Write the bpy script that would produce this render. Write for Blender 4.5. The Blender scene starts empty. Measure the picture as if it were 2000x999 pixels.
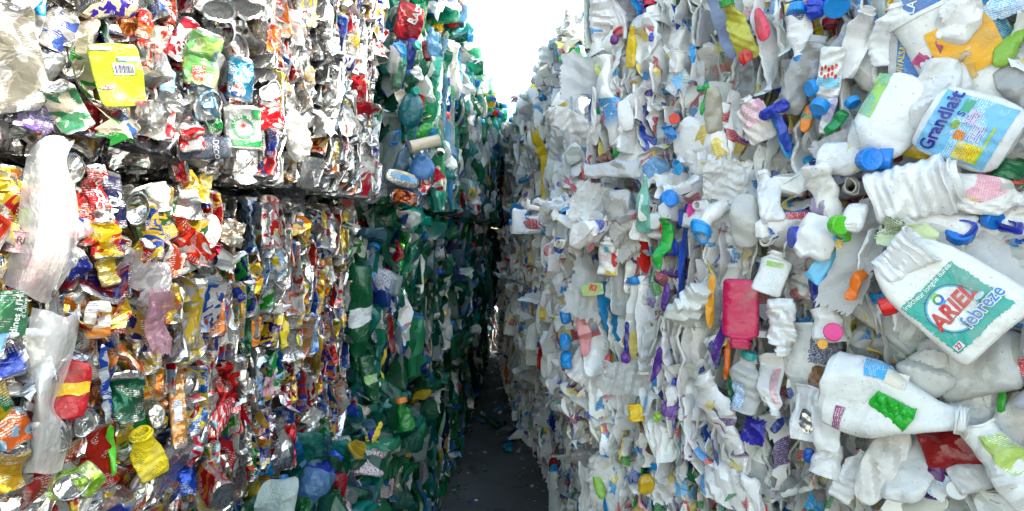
import bpy, math, random
import numpy as np
from mathutils import Vector, Matrix

R = math.radians
F_PX = 1111.0            # focal length for a 2000 px wide frame (20 mm on 36 mm)
CX, HY = 1000.0, 470.0   # principal column, horizon row of the 2000x999 photograph
CAM_Z = 1.36

scene = bpy.context.scene
COL = scene.collection
rng = np.random.default_rng(11)

# ------------------------------------------------------------------ materials
class NT:
    def __init__(self, name):
        self.m = bpy.data.materials.new(name)
        self.m.use_nodes = True
        self.t = self.m.node_tree
        self.t.nodes.clear()
        self.out = self.n('ShaderNodeOutputMaterial')
    def n(self, typ, **kw):
        nd = self.t.nodes.new(typ)
        for k, v in kw.items():
            if k.startswith('i_'):
                nd.inputs[int(k[2:])].default_value = v
            else:
                setattr(nd, k, v)
        return nd
    def l(self, a, b):
        self.t.links.new(a, b)
    def attr(self, name):
        return self.n('ShaderNodeAttribute', attribute_name=name)
    def math(self, op, a, b=None, clamp=False):
        nd = self.n('ShaderNodeMath', operation=op, use_clamp=clamp)
        for i, v in enumerate((a, b)):
            if v is None: continue
            if isinstance(v, (int, float)): nd.inputs[i].default_value = v
            else: self.l(v, nd.inputs[i])
        return nd.outputs[0]
    def mix(self, f, a, b, blend='MIX'):
        nd = self.n('ShaderNodeMix', data_type='RGBA', blend_type=blend)
        for sock, v in ((nd.inputs[0], f), (nd.inputs[6], a), (nd.inputs[7], b)):
            if isinstance(v, (int, float)): sock.default_value = v
            elif isinstance(v, tuple): sock.default_value = (*v, 1)
            else: self.l(v, sock)
        return nd.outputs[2]
    def fmix(self, f, a, b):
        nd = self.n('ShaderNodeMix', data_type='FLOAT')
        for sock, v in ((nd.inputs[0], f), (nd.inputs[2], a), (nd.inputs[3], b)):
            if isinstance(v, (int, float)): sock.default_value = v
            else: self.l(v, sock)
        return nd.outputs[0]
    def noise(self, vec, scale, detail=2.0, dist=0.0, rough=.5):
        nd = self.n('ShaderNodeTexNoise')
        nd.inputs['Scale'].default_value = scale
        nd.inputs['Detail'].default_value = detail
        nd.inputs['Distortion'].default_value = dist
        nd.inputs['Roughness'].default_value = rough
        if vec is not None: self.l(vec, nd.inputs['Vector'])
        return nd.outputs['Fac']
    def scale(self, vec, s):
        nd = self.n('ShaderNodeVectorMath', operation='MULTIPLY')
        self.l(vec, nd.inputs[0]); nd.inputs[1].default_value = s
        return nd.outputs[0]
    def step(self, v, lo, hi):
        nd = self.n('ShaderNodeMapRange', clamp=True)
        self.l(v, nd.inputs[0]); nd.inputs[1].default_value = lo; nd.inputs[2].default_value = hi
        return nd.outputs[0]
    def bump(self, h, strength, dist):
        nd = self.n('ShaderNodeBump')
        nd.inputs['Strength'].default_value = strength
        nd.inputs['Distance'].default_value = dist
        self.l(h, nd.inputs['Height'])
        return nd.outputs[0]
    def pbsdf(self, **kw):
        nd = self.n('ShaderNodeBsdfPrincipled')
        for k, v in kw.items():
            s = nd.inputs[k.replace('_', ' ')]
            if isinstance(v, (int, float)): s.default_value = v
            elif isinstance(v, tuple): s.default_value = (*v, 1) if len(v) == 3 else v
            else: self.l(v, s)
        return nd.outputs[0]
    def mixsh(self, f, a, b):
        nd = self.n('ShaderNodeMixShader')
        if isinstance(f, (int, float)): nd.inputs[0].default_value = f
        else: self.l(f, nd.inputs[0])
        self.l(a, nd.inputs[1]); self.l(b, nd.inputs[2])
        return nd.outputs[0]
    def done(self, sh):
        self.l(sh, self.out.inputs['Surface']); return self.m

def mat_metal():
    t = NT('printed_aluminium')
    A, B, P = t.attr('colA'), t.attr('colB'), t.attr('puv')
    v = P.outputs['Vector']
    f1 = t.step(t.noise(v, 26, 1.5, 1.6), .50, .515)
    base = t.mix(f1, A.outputs['Color'], B.outputs['Color'])
    tm = t.step(t.noise(v, 34, 1.0), .54, .57)
    sx = t.n('ShaderNodeSeparateXYZ'); t.l(v, sx.inputs[0])
    rows = t.step(t.math('FRACT', t.math('MULTIPLY', sx.outputs[1], 330.0)), .40, .60)
    tx = t.math('MULTIPLY', rows, t.step(t.noise(t.scale(v, (640, 330, 220)), 1.0, 1.0), .42, .56))
    base = t.mix(t.math('MULTIPLY', t.math('MULTIPLY', tm, tx), .8), base, (.82, .82, .80))
    base = t.mix(A.outputs['Alpha'], (.54, .54, .53), base)
    met = t.fmix(A.outputs['Alpha'], .92, .42)
    ro = t.math('ADD', t.math('MULTIPLY', t.noise(v, 40, 3), .30), .07)
    b1 = t.noise(v, 85, 3, .8)
    vo = t.n('ShaderNodeTexVoronoi', feature='DISTANCE_TO_EDGE'); vo.inputs['Scale'].default_value = 70
    t.l(v, vo.inputs['Vector'])
    h = t.math('ADD', b1, t.math('MULTIPLY', vo.outputs['Distance'], .9))
    nrm = t.bump(h, .42, .004)
    dirt = t.math('MULTIPLY', t.step(t.noise(v, 17, 5), .56, .72), .45)
    base = t.mix(dirt, base, (.16, .13, .10))
    return t.done(t.pbsdf(Base_Color=base, Metallic=met, Roughness=ro, Normal=nrm))

def mat_hdpe():
    t = NT('opaque_plastic')
    A, B, P = t.attr('colA'), t.attr('colB'), t.attr('puv')
    v = P.outputs['Vector']
    vo = t.n('ShaderNodeTexVoronoi', distance='CHEBYCHEV'); vo.inputs['Scale'].default_value = 26
    vo.inputs['Randomness'].default_value = .75
    t.l(v, vo.inputs['Vector'])
    sp = t.n('ShaderNodeSeparateColor'); t.l(vo.outputs['Color'], sp.inputs[0])
    reg = t.step(t.noise(v, 12, 1.0), .528, .538)
    cell = t.step(sp.outputs[0], .38, .40)
    lab = t.mix(t.step(sp.outputs[1], .70, .71), B.outputs['Color'], (.75, .60, .08))
    lab = t.mix(t.step(sp.outputs[2], .78, .79), lab, (.50, .04, .05))
    sx = t.n('ShaderNodeSeparateXYZ'); t.l(v, sx.inputs[0])
    rows = t.step(t.math('FRACT', t.math('MULTIPLY', sx.outputs[1], 330.0)), .40, .60)
    tx = t.math('MULTIPLY', rows, t.step(t.noise(t.scale(v, (640, 330, 220)), 1.0, 1.0), .42, .56))
    lab = t.mix(t.math('MULTIPLY', tx, .55), lab, (.78, .78, .80))
    f = t.math('MULTIPLY', t.math('MULTIPLY', reg, cell), A.outputs['Alpha'])
    base = t.mix(f, A.outputs['Color'], lab)
    tint = t.noise(v, 9, 2)
    base = t.mix(t.math('MULTIPLY', tint, .10), base, (.55, .52, .44), 'MULTIPLY')
    dirt = t.math('MULTIPLY', t.step(t.noise(v, 15, 6, .5, .65), .55, .74), .55)
    base = t.mix(dirt, base, (.24, .21, .17))
    sk = t.math('MULTIPLY', t.step(t.noise(v, 230, 2), .69, .74), .7)
    base = t.mix(sk, base, (.10, .085, .07))
    vr = t.n('ShaderNodeTexVoronoi', feature='DISTANCE_TO_EDGE'); vr.inputs['Scale'].default_value = 34
    t.l(v, vr.inputs['Vector'])
    h = t.math('ADD', t.noise(v, 45, 4, .6), t.math('MULTIPLY', vr.outputs['Distance'], 1.2))
    nrm = t.bump(h, .30, .006)
    ro = t.math('ADD', t.math('MULTIPLY', t.noise(v, 30, 3), .3), .10)
    p = t.pbsdf(Base_Color=base, Roughness=ro, Normal=nrm, Specular_IOR_Level=.5)
    tr = t.n('ShaderNodeBsdfTranslucent'); t.l(base, tr.inputs['Color'])
    return t.done(t.mixsh(t.math('MULTIPLY', B.outputs['Alpha'], .45), p, tr.outputs[0]))

def mat_pet():
    t = NT('clear_tinted_plastic')
    A, B, P = t.attr('colA'), t.attr('colB'), t.attr('puv')
    v = P.outputs['Vector']
    h = t.math('ADD', t.noise(v, 50, 3, 1.0), t.noise(v, 120, 2))
    nrm = t.bump(h, .8, .007)
    reg = t.math('MULTIPLY', t.step(t.noise(v, 11, 1.0), .57, .58), A.outputs['Alpha'])
    tx = t.step(t.noise(t.scale(v, (200, 500, 200)), 1.0, 1.0), .54, .57)
    lab = t.mix(tx, (.75, .76, .78), B.outputs['Color'])
    base = t.mix(reg, A.outputs['Color'], lab)
    p = t.pbsdf(Base_Color=base, Roughness=.10, Normal=nrm, Specular_IOR_Level=.8, Coat_Weight=.8, Coat_Roughness=.04)
    g = t.n('ShaderNodeGamma'); t.l(A.outputs['Color'], g.inputs[0]); g.inputs[1].default_value = .42
    tr = t.n('ShaderNodeBsdfTransparent'); t.l(g.outputs[0], tr.inputs['Color'])
    f = t.math('MULTIPLY', t.math('SUBTRACT', 1.0, reg), B.outputs['Alpha'])
    tl = t.n('ShaderNodeBsdfTranslucent'); g2 = t.n('ShaderNodeGamma'); t.l(base, g2.inputs[0]); g2.inputs[1].default_value = .7; t.l(g2.outputs[0], tl.inputs['Color'])
    p = t.mixsh(.38, p, tl.outputs[0])
    return t.done(t.mixsh(f, p, tr.outputs[0]))

def mat_film():
    t = NT('translucent_film')
    A, P = t.attr('colA'), t.attr('puv')
    v = P.outputs['Vector']
    h = t.math('ADD', t.noise(v, 16, 5, 2.5, .6), t.noise(v, 60, 2))
    nrm = t.bump(h, .4, .010)
    p = t.pbsdf(Base_Color=A.outputs['Color'], Roughness=.24, Normal=nrm, Specular_IOR_Level=.6)
    tr = t.n('ShaderNodeBsdfTransparent'); tr.inputs['Color'].default_value = (.93, .93, .92, 1)
    f = t.fmix(t.step(t.noise(v, 12, 3), .35, .7), .60, .32)
    return t.done(t.mixsh(f, p, tr.outputs[0]))

def mat_label():
    t = NT('printed_label')
    A, B, P = t.attr('colA'), t.attr('colB'), t.attr('puv')
    v = P.outputs['Vector']
    sx = t.n('ShaderNodeSeparateXYZ'); t.l(v, sx.inputs[0])
    rows = t.math('FRACT', t.math('MULTIPLY', sx.outputs[1], 330.0))
    rows = t.step(rows, .42, .58)
    wd = t.step(t.noise(t.scale(v, (640, 330, 160)), 1.0, 1.0), .42, .54)
    reg = t.step(t.noise(v, 24, .5), .49, .50)
    f = t.math('MULTIPLY', t.math('MULTIPLY', rows, wd), t.math('MULTIPLY', reg, A.outputs['Alpha']))
    base = t.mix(f, A.outputs['Color'], B.outputs['Color'])
    dirt = t.math('MULTIPLY', t.step(t.noise(v, 20, 6, .5, .65), .52, .72), .55)
    wear = t.math('MULTIPLY', t.step(t.noise(v, 60, 5, .3, .7), .62, .66), .6)
    base = t.mix(wear, base, (.62, .62, .6))
    base = t.mix(dirt, base, (.28, .25, .2))
    nrm = t.bump(t.noise(v, 32, 5, 1.2, .6), .75, .006)
    return t.done(t.pbsdf(Base_Color=base, Roughness=.34, Normal=nrm))

def mat_asphalt():
    t = NT('worn_asphalt')
    g = t.n('ShaderNodeNewGeometry'); v = g.outputs['Position']
    a = t.noise(v, 2.2, 8, .3, .6); b = t.noise(v, 160, 3)
    base = t.mix(t.step(a, .35, .7), (.080, .078, .073), (.16, .156, .147))
    base = t.mix(t.math('MULTIPLY', t.step(b, .56, .66), .6), base, (.24, .23, .22))
    st = t.step(t.noise(v, 5.5, 4), .60, .70)
    base = t.mix(t.math('MULTIPLY', st, .6), base, (.028, .028, .028))
    nrm = t.bump(t.math('ADD', b, t.math('MULTIPLY', a, 2)), .6, .006)
    return t.done(t.pbsdf(Base_Color=base, Roughness=.75, Normal=nrm))

def mat_concrete():
    t = NT('bounce_concrete')
    g = t.n('ShaderNodeNewGeometry'); v = g.outputs['Position']
    base = t.mix(t.step(t.noise(v, 1.4, 8, .4, .6), .3, .7), (.34, .33, .31), (.46, .45, .42))
    base = t.mix(t.math('MULTIPLY', t.step(t.noise(v, 4, 5), .58, .7), .5), base, (.16, .15, .14))
    return t.done(t.pbsdf(Base_Color=base, Roughness=.8, Normal=t.bump(t.noise(v, 90, 4), .4, .004)))

MATS = dict(concrete=mat_concrete(), metal=mat_metal(), hdpe=mat_hdpe(), pet=mat_pet(), film=mat_film(), label=mat_label(), asphalt=mat_asphalt())

# ------------------------------------------------------------------ mesh pieces
class Piece:
    """verts, quads, per-vertex colours and local print coordinates of one continuous shape"""
    __slots__ = ('v', 'f', 'a', 'b', 'p', 'smooth')
    def __init__(s, v, f, a, b, p, smooth=True):
        s.v, s.f, s.a, s.b, s.p, s.smooth = v, f, a, b, p, smooth

def full(n, c):
    out = np.empty((n, 4), np.float32); out[:] = c; return out

_grid = {}
def grid_faces(ns, nu, wrap):
    k = (ns, nu, wrap)
    if k not in _grid:
        i = np.arange(ns - 1)[:, None]; j = np.arange(nu if wrap else nu - 1)[None, :]
        j2 = (j + 1) % nu
        q = np.stack(np.broadcast_arrays(i * nu + j, i * nu + j2, (i + 1) * nu + j2, (i + 1) * nu + j), -1)
        _grid[k] = q.reshape(-1, 4).astype(np.int32)
    return _grid[k]

def build(name, piece, mat, parent=None, matrix=None):
    me = bpy.data.meshes.new(name)
    v, f = piece.v, piece.f
    me.vertices.add(len(v)); me.vertices.foreach_set('co', np.ascontiguousarray(v, np.float32).ravel())
    me.loops.add(f.size); me.loops.foreach_set('vertex_index', np.ascontiguousarray(f, np.int32).ravel())
    me.polygons.add(len(f)); me.polygons.foreach_set('loop_start', np.arange(0, f.size, 4, dtype=np.int32))
    sm = piece.smooth
    me.polygons.foreach_set('use_smooth', np.full(len(f), sm, bool) if isinstance(sm, bool) else sm)
    for nm, arr in (('colA', piece.a), ('colB', piece.b)):
        at = me.attributes.new(nm, 'FLOAT_COLOR', 'POINT'); at.data.foreach_set('color', np.ascontiguousarray(arr, np.float32).ravel())
    at = me.attributes.new('puv', 'FLOAT_VECTOR', 'POINT'); at.data.foreach_set('vector', np.ascontiguousarray(piece.p, np.float32).ravel())
    me.update(calc_edges=True)
    if not isinstance(sm, bool) or sm: me.set_sharp_from_angle(angle=R(24))
    me.materials.append(MATS[mat] if isinstance(mat, str) else mat)
    o = bpy.data.objects.new(name, me); COL.objects.link(o)
    if parent is not None: o.parent = parent
    if matrix is not None: o.matrix_local = matrix
    return o

def join(pieces):
    off = 0; V, Fs, A, B, P, S = [], [], [], [], [], []
    for p in pieces:
        V.append(p.v); Fs.append(p.f + off); A.append(p.a); B.append(p.b); P.append(p.p)
        S.append(np.full(len(p.f), bool(p.smooth), bool)); off += len(p.v)
    return Piece(np.concatenate(V), np.concatenate(Fs), np.concatenate(A), np.concatenate(B), np.concatenate(P), np.concatenate(S))

def tri(x):
    return 4 * np.abs(x - np.floor(x + .5)) - 1

class Warp:
    """creases, folds and twist shared by a body and everything printed on it"""
    def __init__(s, r, L, crease=1.0, fine=1.0, bend=.5, twist=.2, bends=1, wz=1.0):
        k = 5
        d = r.normal(size=(k, 3)); d[:, 2] *= .3; d /= np.linalg.norm(d, axis=1)[:, None]
        lam = r.uniform(.28, .85, k) * L
        e = r.normal(size=(k, 3)) * np.array([.45, .45, wz])
        amp = lam * r.uniform(.03, .085, k) * crease
        k2 = 4
        d2 = r.normal(size=(k2, 3)); d2[:, 2] *= .6; d2 /= np.linalg.norm(d2, axis=1)[:, None]
        lam2 = r.uniform(.10, .2, k2) * L
        e2 = r.normal(size=(k2, 3)) * np.array([.4, .4, 1])
        amp2 = lam2 * r.uniform(.03, .08, k2) * fine
        s.d = np.concatenate([d / lam[:, None], d2 / lam2[:, None]])
        s.e = np.concatenate([e * amp[:, None], e2 * amp2[:, None]])
        s.ph = r.uniform(0, 1, k + k2)
        s.bends = [(r.uniform(.25, .75) * L, r.normal() * bend, r.normal() * .35) for _ in range(bends)] if bend else []
        s.twist = r.normal() * twist / L; s.L = L
    def __call__(s, p):
        q = p + tri(p @ s.d.T + s.ph) @ s.e
        if s.twist:
            a = (q[:, 1] - s.L / 2) * s.twist; c, sn = np.cos(a), np.sin(a)
            x = q[:, 0] * c - q[:, 2] * sn; z = q[:, 0] * sn + q[:, 2] * c
            q[:, 0], q[:, 2] = x, z
        for y0, ang, sk in s.bends:
            yy = q[:, 1] + sk * q[:, 0] - y0
            a = ang * np.clip(yy / (.12 * s.L) + .5, 0, 1)
            c, sn = np.cos(a), np.sin(a)
            y = np.where(yy > 0, yy, 0); rest = q[:, 1] - y
            q[:, 1] = rest + y * c - q[:, 2] * sn * (yy > 0)
            q[:, 2] = q[:, 2] * np.where(yy > 0, c, 1) + y * sn
        return q

class Ident(Warp):
    def __init__(s, L): s.L = L
    def __call__(s, p): return p.copy()

def prof_can(m, flat):
    y = [.035, .03, .0, .0, .055]; w = [.02, .74, .79, .84, 1.0]
    k = ['lid', 'lid', 'lid', 'rim', 'body']
    ys = np.linspace(.055, .93, m)[1:]
    y += list(ys); w += [1.0] * len(ys); k += ['body'] * len(ys)
    y += [1.0, 1.0, .968, .965]; w += [.82, .77, .72, .02]; k += ['rim', 'lid', 'lid', 'lid']
    y = np.array(y); w = np.array(w)
    q = flat + (.62 - flat) * np.clip(np.abs(y - .5) * 2, 0, 1) ** 5
    return y, w, w * q, k

def prof_bottle(m, flat, neck=.3, shoulder=.62, rib=0, base=.9, capfrac=.0, nribs=9):
    pts = [(0, .03), (0.0, base * .8), (.012, base), (.05, 1)]
    for t in np.linspace(.05, shoulder, m)[1:]:
        pts.append((t, 1 + rib * math.sin(t * nribs * 2 * math.pi)))
    e = .9
    for t in np.linspace(shoulder, e, max(3, m // 3))[1:]:
        u = (t - shoulder) / (e - shoulder); u = u * u * (3 - 2 * u)
        pts.append((t, 1 + (neck - 1) * u))
    pts += [(.92, neck), (.925, neck * 1.22), (.94, neck * 1.22), (.945, neck), (1.0, neck), (1.0, neck * .8), (.9, neck * .75)]
    y = np.array([p[0] for p in pts]); w = np.array([p[1] for p in pts])
    q = flat + (1 - flat) * np.clip((y - .8) / .12, 0, 1)
    k = ['body'] * len(pts)
    return y, w, w * q, k

def prof_pillow(m, flat, p=2.2, taper=0.0):
    s = np.linspace(-1, 1, m); s = np.sign(s) * np.abs(s) ** .8
    w = np.clip(1 - np.abs(s) ** p, 0, None) ** (1 / p); w[0] = w[-1] = .03
    y = (s + 1) / 2
    w = w * (1 - taper * y)
    return y, w, w * flat, ['body'] * m

def prof_tub(m, flat, taper=.25):
    y = [.03, .0, .0, .02]; w = [.03, .85, .95, 1.]
    for t in np.linspace(.02, .96, m)[1:]: y.append(t); w.append(1 + taper * t)
    y += [.97, 1.0, 1.0, .9, .1]; w += [1.1 + taper, 1.1 + taper, 1.0 + taper, .93 + taper, .8]
    y = np.array(y); w = np.array(w) / (1.1 + taper)
    return y, w, w * flat, ['body'] * len(y)

class Shell:
    def __init__(s, prof, L, hw, warp, n=2.4, seed=0):
        s.y, s.w, s.t, s.k = prof
        s.y = s.y * L; s.w = s.w * hw; s.t = s.t * hw
        s.L, s.hw, s.warp, s.n = L, hw, warp, n
        s.off = np.array([seed * 1.37 % 50, seed * 2.11 % 50, seed * .73 % 50])
        # monotone outer profile for things laid on the front
        o = np.argsort(s.y, kind='stable'); s.iy = s.y[o]; s.iw = s.w[o]; s.it = s.t[o]
    def piece(s, nu, a, b, sel=None, smooth=True):
        ix = np.arange(len(s.y)) if sel is None else np.array(sel)
        th = np.linspace(0, 2 * np.pi, nu, endpoint=False)
        c, sn = np.cos(th), np.sin(th); e = 2 / s.n
        cx = np.sign(c) * np.abs(c) ** e; cz = np.sign(sn) * np.abs(sn) ** e
        v = np.empty((len(ix), nu, 3))
        v[:, :, 0] = s.w[ix][:, None] * cx; v[:, :, 1] = s.y[ix][:, None]; v[:, :, 2] = s.t[ix][:, None] * cz
        v = v.reshape(-1, 3)
        pu = v + s.off
        v = s.warp(v)
        N = len(v)
        a = full(N, a) if np.ndim(a) == 1 else np.repeat(np.asarray(a, np.float32), nu, 0)
        b = full(N, b) if np.ndim(b) == 1 else np.repeat(np.asarray(b, np.float32), nu, 0)
        f = grid_faces(len(ix), nu, True)[:, ::-1]
        return Piece(v, f, a, b, pu, smooth)
    def front(s, xy, lift):
        """points on the front (+z) of the shell at local (x, y)"""
        i = np.interp(xy[:, 1], s.iy, s.iw), np.interp(xy[:, 1], s.iy, s.it)
        r = np.clip(np.abs(xy[:, 0]) / np.maximum(i[0], 1e-5), 0, .995)
        z = i[1] * (1 - r ** s.n) ** (1 / s.n)
        return s.warp(np.column_stack([xy[:, 0], xy[:, 1], z + lift]))
    def patch(s, x0, x1, y0, y1, a, b, lift=.0014, n=26, shape=None):
        """a sticker: rectangle in fractions of half-width / length, or an ellipse"""
        u, w = np.meshgrid(np.linspace(-1, 1, n), np.linspace(-1, 1, n))
        if shape == 'disc':
            uu = u * np.sqrt(1 - w * w / 2); ww = w * np.sqrt(1 - u * u / 2); u, w = uu, ww
        elif shape == 'torn':
            rr = np.random.default_rng(int(abs(x0 * 1e4 + y0 * 1e3)))
            edge = (np.maximum(abs(u), abs(w)) > .99)
            u = u + edge * rr.uniform(-.06, .02, u.shape) * np.sign(u); w = w + edge * rr.uniform(-.06, .02, u.shape) * np.sign(w)
        x = ((x0 + x1) / 2 + u * (x1 - x0) / 2) * s.hw; y = ((y0 + y1) / 2 + w * (y1 - y0) / 2) * s.L
        xy = np.column_stack([x.ravel(), y.ravel()])
        v = s.front(xy, lift); N = len(v)
        return Piece(v, grid_faces(n, n, False), full(N, a), full(N, b), np.column_stack([xy, np.zeros(N)]) + s.off)
    def ring(s, cx, cy, r0, r1, a0, a1, a, lift=.002, n=28, sy=1.0):
        th = np.radians(np.linspace(a0, a1, n))
        rr = np.array([r0, r1])[:, None]
        x = (cx * s.hw + rr * np.cos(th)).ravel(); y = (cy * s.L + rr * sy * np.sin(th)).ravel()
        v = s.front(np.column_stack([x, y]), lift); N = len(v)
        return Piece(v, grid_faces(2, n, False)[:, ::-1], full(N, a), full(N, a), v + s.off)
    def text(s, txt, x, y, size, a, rot=0, lift=.0028, bold=.0, shear=0.0, sx=1.0):
        cu = bpy.data.curves.new('lettering', 'FONT'); cu.body = txt; cu.size = size
        cu.align_x = 'CENTER'; cu.align_y = 'CENTER'; cu.offset = bold * size; cu.shear = shear; cu.resolution_u = 3
        ob = bpy.data.objects.new('lettering', cu); COL.objects.link(ob)
        dg = bpy.context.evaluated_depsgraph_get(); dg.update()
        me = bpy.data.meshes.new_from_object(ob.evaluated_get(dg))
        bpy.data.objects.remove(ob); bpy.data.curves.remove(cu)
        n = len(me.vertices); co = np.empty(n * 3); me.vertices.foreach_get('co', co); co = co.reshape(-1, 3)
        c, sn = math.cos(R(rot)), math.sin(R(rot))
        px = co[:, 0] * c * sx - co[:, 1] * sn + x * s.hw; py = co[:, 0] * sn * sx + co[:, 1] * c + y * s.L
        v = s.front(np.column_stack([px, py]), lift)
        me.vertices.foreach_set('co', v.astype(np.float32).ravel())
        at = me.attributes.new('colA', 'FLOAT_COLOR', 'POINT'); at.data.foreach_set('color', full(n, (*a[:3], 0)).ravel())
        at = me.attributes.new('puv', 'FLOAT_VECTOR', 'POINT'); at.data.foreach_set('vector', v.astype(np.float32).ravel())
        me.materials.clear(); me.materials.append(MATS['label']); me.update()
        o = bpy.data.objects.new('lettering', me); COL.objects.link(o)
        return o

def lathe(rad, hgt, a, b, nu=28, knurl=0.0, sx=1.0, off=0.0, warp=None, smooth=True):
    """profile (radius, height) turned about +z"""
    rad = np.asarray(rad, float); hgt = np.asarray(hgt, float)
    th = np.linspace(0, 2 * np.pi, nu, endpoint=False)
    kn = 1 + knurl * (np.arange(nu) % 2)
    v = np.empty((len(rad), nu, 3))
    v[:, :, 0] = rad[:, None] * np.cos(th) * kn * sx; v[:, :, 1] = rad[:, None] * np.sin(th) * kn; v[:, :, 2] = hgt[:, None]
    v = v.reshape(-1, 3); pu = v + off
    if warp is not None: v = warp(v)
    return Piece(v, grid_faces(len(rad), nu, True), full(len(v), a), full(len(v), b), pu, smooth)

def cap_piece(r, h, a, nu=32):
    return lathe([r * .9, r, r, r * .94, r * .86, r * .8, .0005], [0, .0, h * .86, h * .97, h, h * .985, h * .985], (*a, 0), (*a, 0), nu, .03)

def sheet_piece(r, w, h, a, b, nx=12, ny=14, crease=1.4, bend=.7, seed=0, ragged=.05):
    x, y = np.meshgrid(np.linspace(-1, 1, nx), np.linspace(0, 1, ny))
    ed = (np.abs(x) > .99) | (y < .01) | (y > .99)
    x = x + ed * r.normal(size=x.shape) * ragged; y = y + ed * r.normal(size=x.shape) * ragged * .5
    v = np.column_stack([(x * w / 2).ravel(), (y * h).ravel(), np.zeros(x.size)])
    pu = v + np.array([seed * 1.3 % 40, seed * .7 % 40, seed * 2.1 % 40])
    wp = Warp(r, max(w, h), crease * 1.2, 1.2, bend, .3, 2)
    v = wp(v)
    return Piece(v, grid_faces(ny, nx, False), full(len(v), a), full(len(v), b), pu, True)

def tube_piece(pts, rad, a, nu=8):
    pts = np.asarray(pts, float)
    # Catmull-Rom through the points
    P = np.vstack([2 * pts[0] - pts[1], pts, 2 * pts[-1] - pts[-2]]); out = []
    for i in range(1, len(P) - 2):
        for t in np.linspace(0, 1, 8, endpoint=False):
            p0, p1, p2, p3 = P[i - 1:i + 3]
            out.append(.5 * (2 * p1 + (p2 - p0) * t + (2 * p0 - 5 * p1 + 4 * p2 - p3) * t * t + (3 * p1 - p0 - 3 * p2 + p3) * t ** 3))
    out.append(pts[-1]); c = np.array(out)
    tg = np.gradient(c, axis=0); tg /= np.linalg.norm(tg, axis=1)[:, None]
    ref = np.array([.3, -.8, .5]); n1 = np.cross(tg, ref); n1 /= np.linalg.norm(n1, axis=1)[:, None]; n2 = np.cross(tg, n1)
    th = np.linspace(0, 2 * np.pi, nu, endpoint=False)
    v = (c[:, None, :] + rad * (np.cos(th)[None, :, None] * n1[:, None, :] + np.sin(th)[None, :, None] * n2[:, None, :])).reshape(-1, 3)
    return Piece(v, grid_faces(len(c), nu, True), full(len(v), (*a, 0)), full(len(v), (*a, 0)), v.copy())

def xf(piece, M):
    """apply a 4x4 numpy matrix"""
    piece.v = piece.v @ M[:3, :3].T + M[:3, 3]; return piece
# ------------------------------------------------------------------ palettes (linear base colours)
SILVER = (.54, .54, .53); WHITE = (.85, .85, .84); OFFW = (.77, .76, .72); MILK = (.79, .80, .79); GREY = (.34, .35, .36)
RED = (.52, .012, .016); DRED = (.20, .008, .012); ORANGE = (.74, .17, .012); YELLOW = (.80, .55, .02); GOLD = (.55, .33, .07)
LIME = (.42, .62, .03); GREEN = (.015, .26, .05); DGREEN = (.008, .10, .045); PGREEN = (.006, .15, .075); TEAL = (.018, .34, .28)
TURQ = (.16, .55, .48); LBLUE = (.30, .53, .78); SKY = (.02, .30, .68); BLUE = (.015, .07, .44); NAVY = (.012, .02, .11)
PURPLE = (.09, .025, .22); PINK = (.74, .34, .42); MAGENTA = (.62, .012, .13); BROWN = (.16, .06, .025); BLACK = (.012, .012, .014)
LAV = (.36, .30, .52); CLEARB = (.10, .22, .36); CLEAR = (.34, .40, .40); CREAM = (.70, .62, .45)

def pick(r, table, k=1.0):
    w = np.array([t[0] for t in table], float); i = r.choice(len(table), p=w / w.sum())
    c = np.array(table[i][1]) * r.uniform(.8, 1.05) * k + r.normal(size=3) * .012
    return tuple(np.clip(c, .004, .86))

PAL = dict(
    can_top=[(34, SILVER), (14, WHITE), (9, RED), (6, BLUE), (6, GOLD), (5, YELLOW), (5, DGREEN), (3, LBLUE), (3, NAVY), (3, ORANGE), (2, CREAM)],
    can_mid=[(15, SILVER), (17, RED), (12, YELLOW), (5, WHITE), (8, BLUE), (6, LBLUE), (8, ORANGE), (6, GREEN), (5, GOLD), (4, DRED), (3, DGREEN), (2, NAVY), (1.5, PINK)],
    pet=[(36, PGREEN), (10, DGREEN), (14, TEAL), (12, (.03, .36, .16)), (7, (.16, .32, .48)), (4, BLUE), (14, (.46, .54, .53)), (3, SKY), (1.5, WHITE), (1.3, RED), (1.3, YELLOW), (1, GREEN), (1, NAVY), (.6, PURPLE)],
    can_sunlit=[(46, (.66, .66, .65)), (26, WHITE), (5, RED), (5, GOLD), (3, BLUE), (4, YELLOW), (2, LBLUE), (2, DGREEN), (3, ORANGE)],  # near-white mix standing in for cans blown out by the sun
    pet_top=[(22, PGREEN), (6, DGREEN), (16, TEAL), (14, (.03, .32, .16)), (10, (.16, .36, .58)), (3, BLUE), (20, (.50, .58, .56)), (3, SKY), (6, WHITE), (1.6, RED), (1.2, YELLOW), (1, GREEN)],  # paler than pet: sun glare on the top row put into the colours
    milk=[(58, WHITE), (28, OFFW), (26, MILK), (4, GREY), (1.6, SKY), (.8, YELLOW), (.8, RED), (1, BLUE), (.7, GREEN), (.5, PURPLE), (.5, PINK), (.5, BROWN), (.4, TURQ), (.5, ORANGE)],
)
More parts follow.
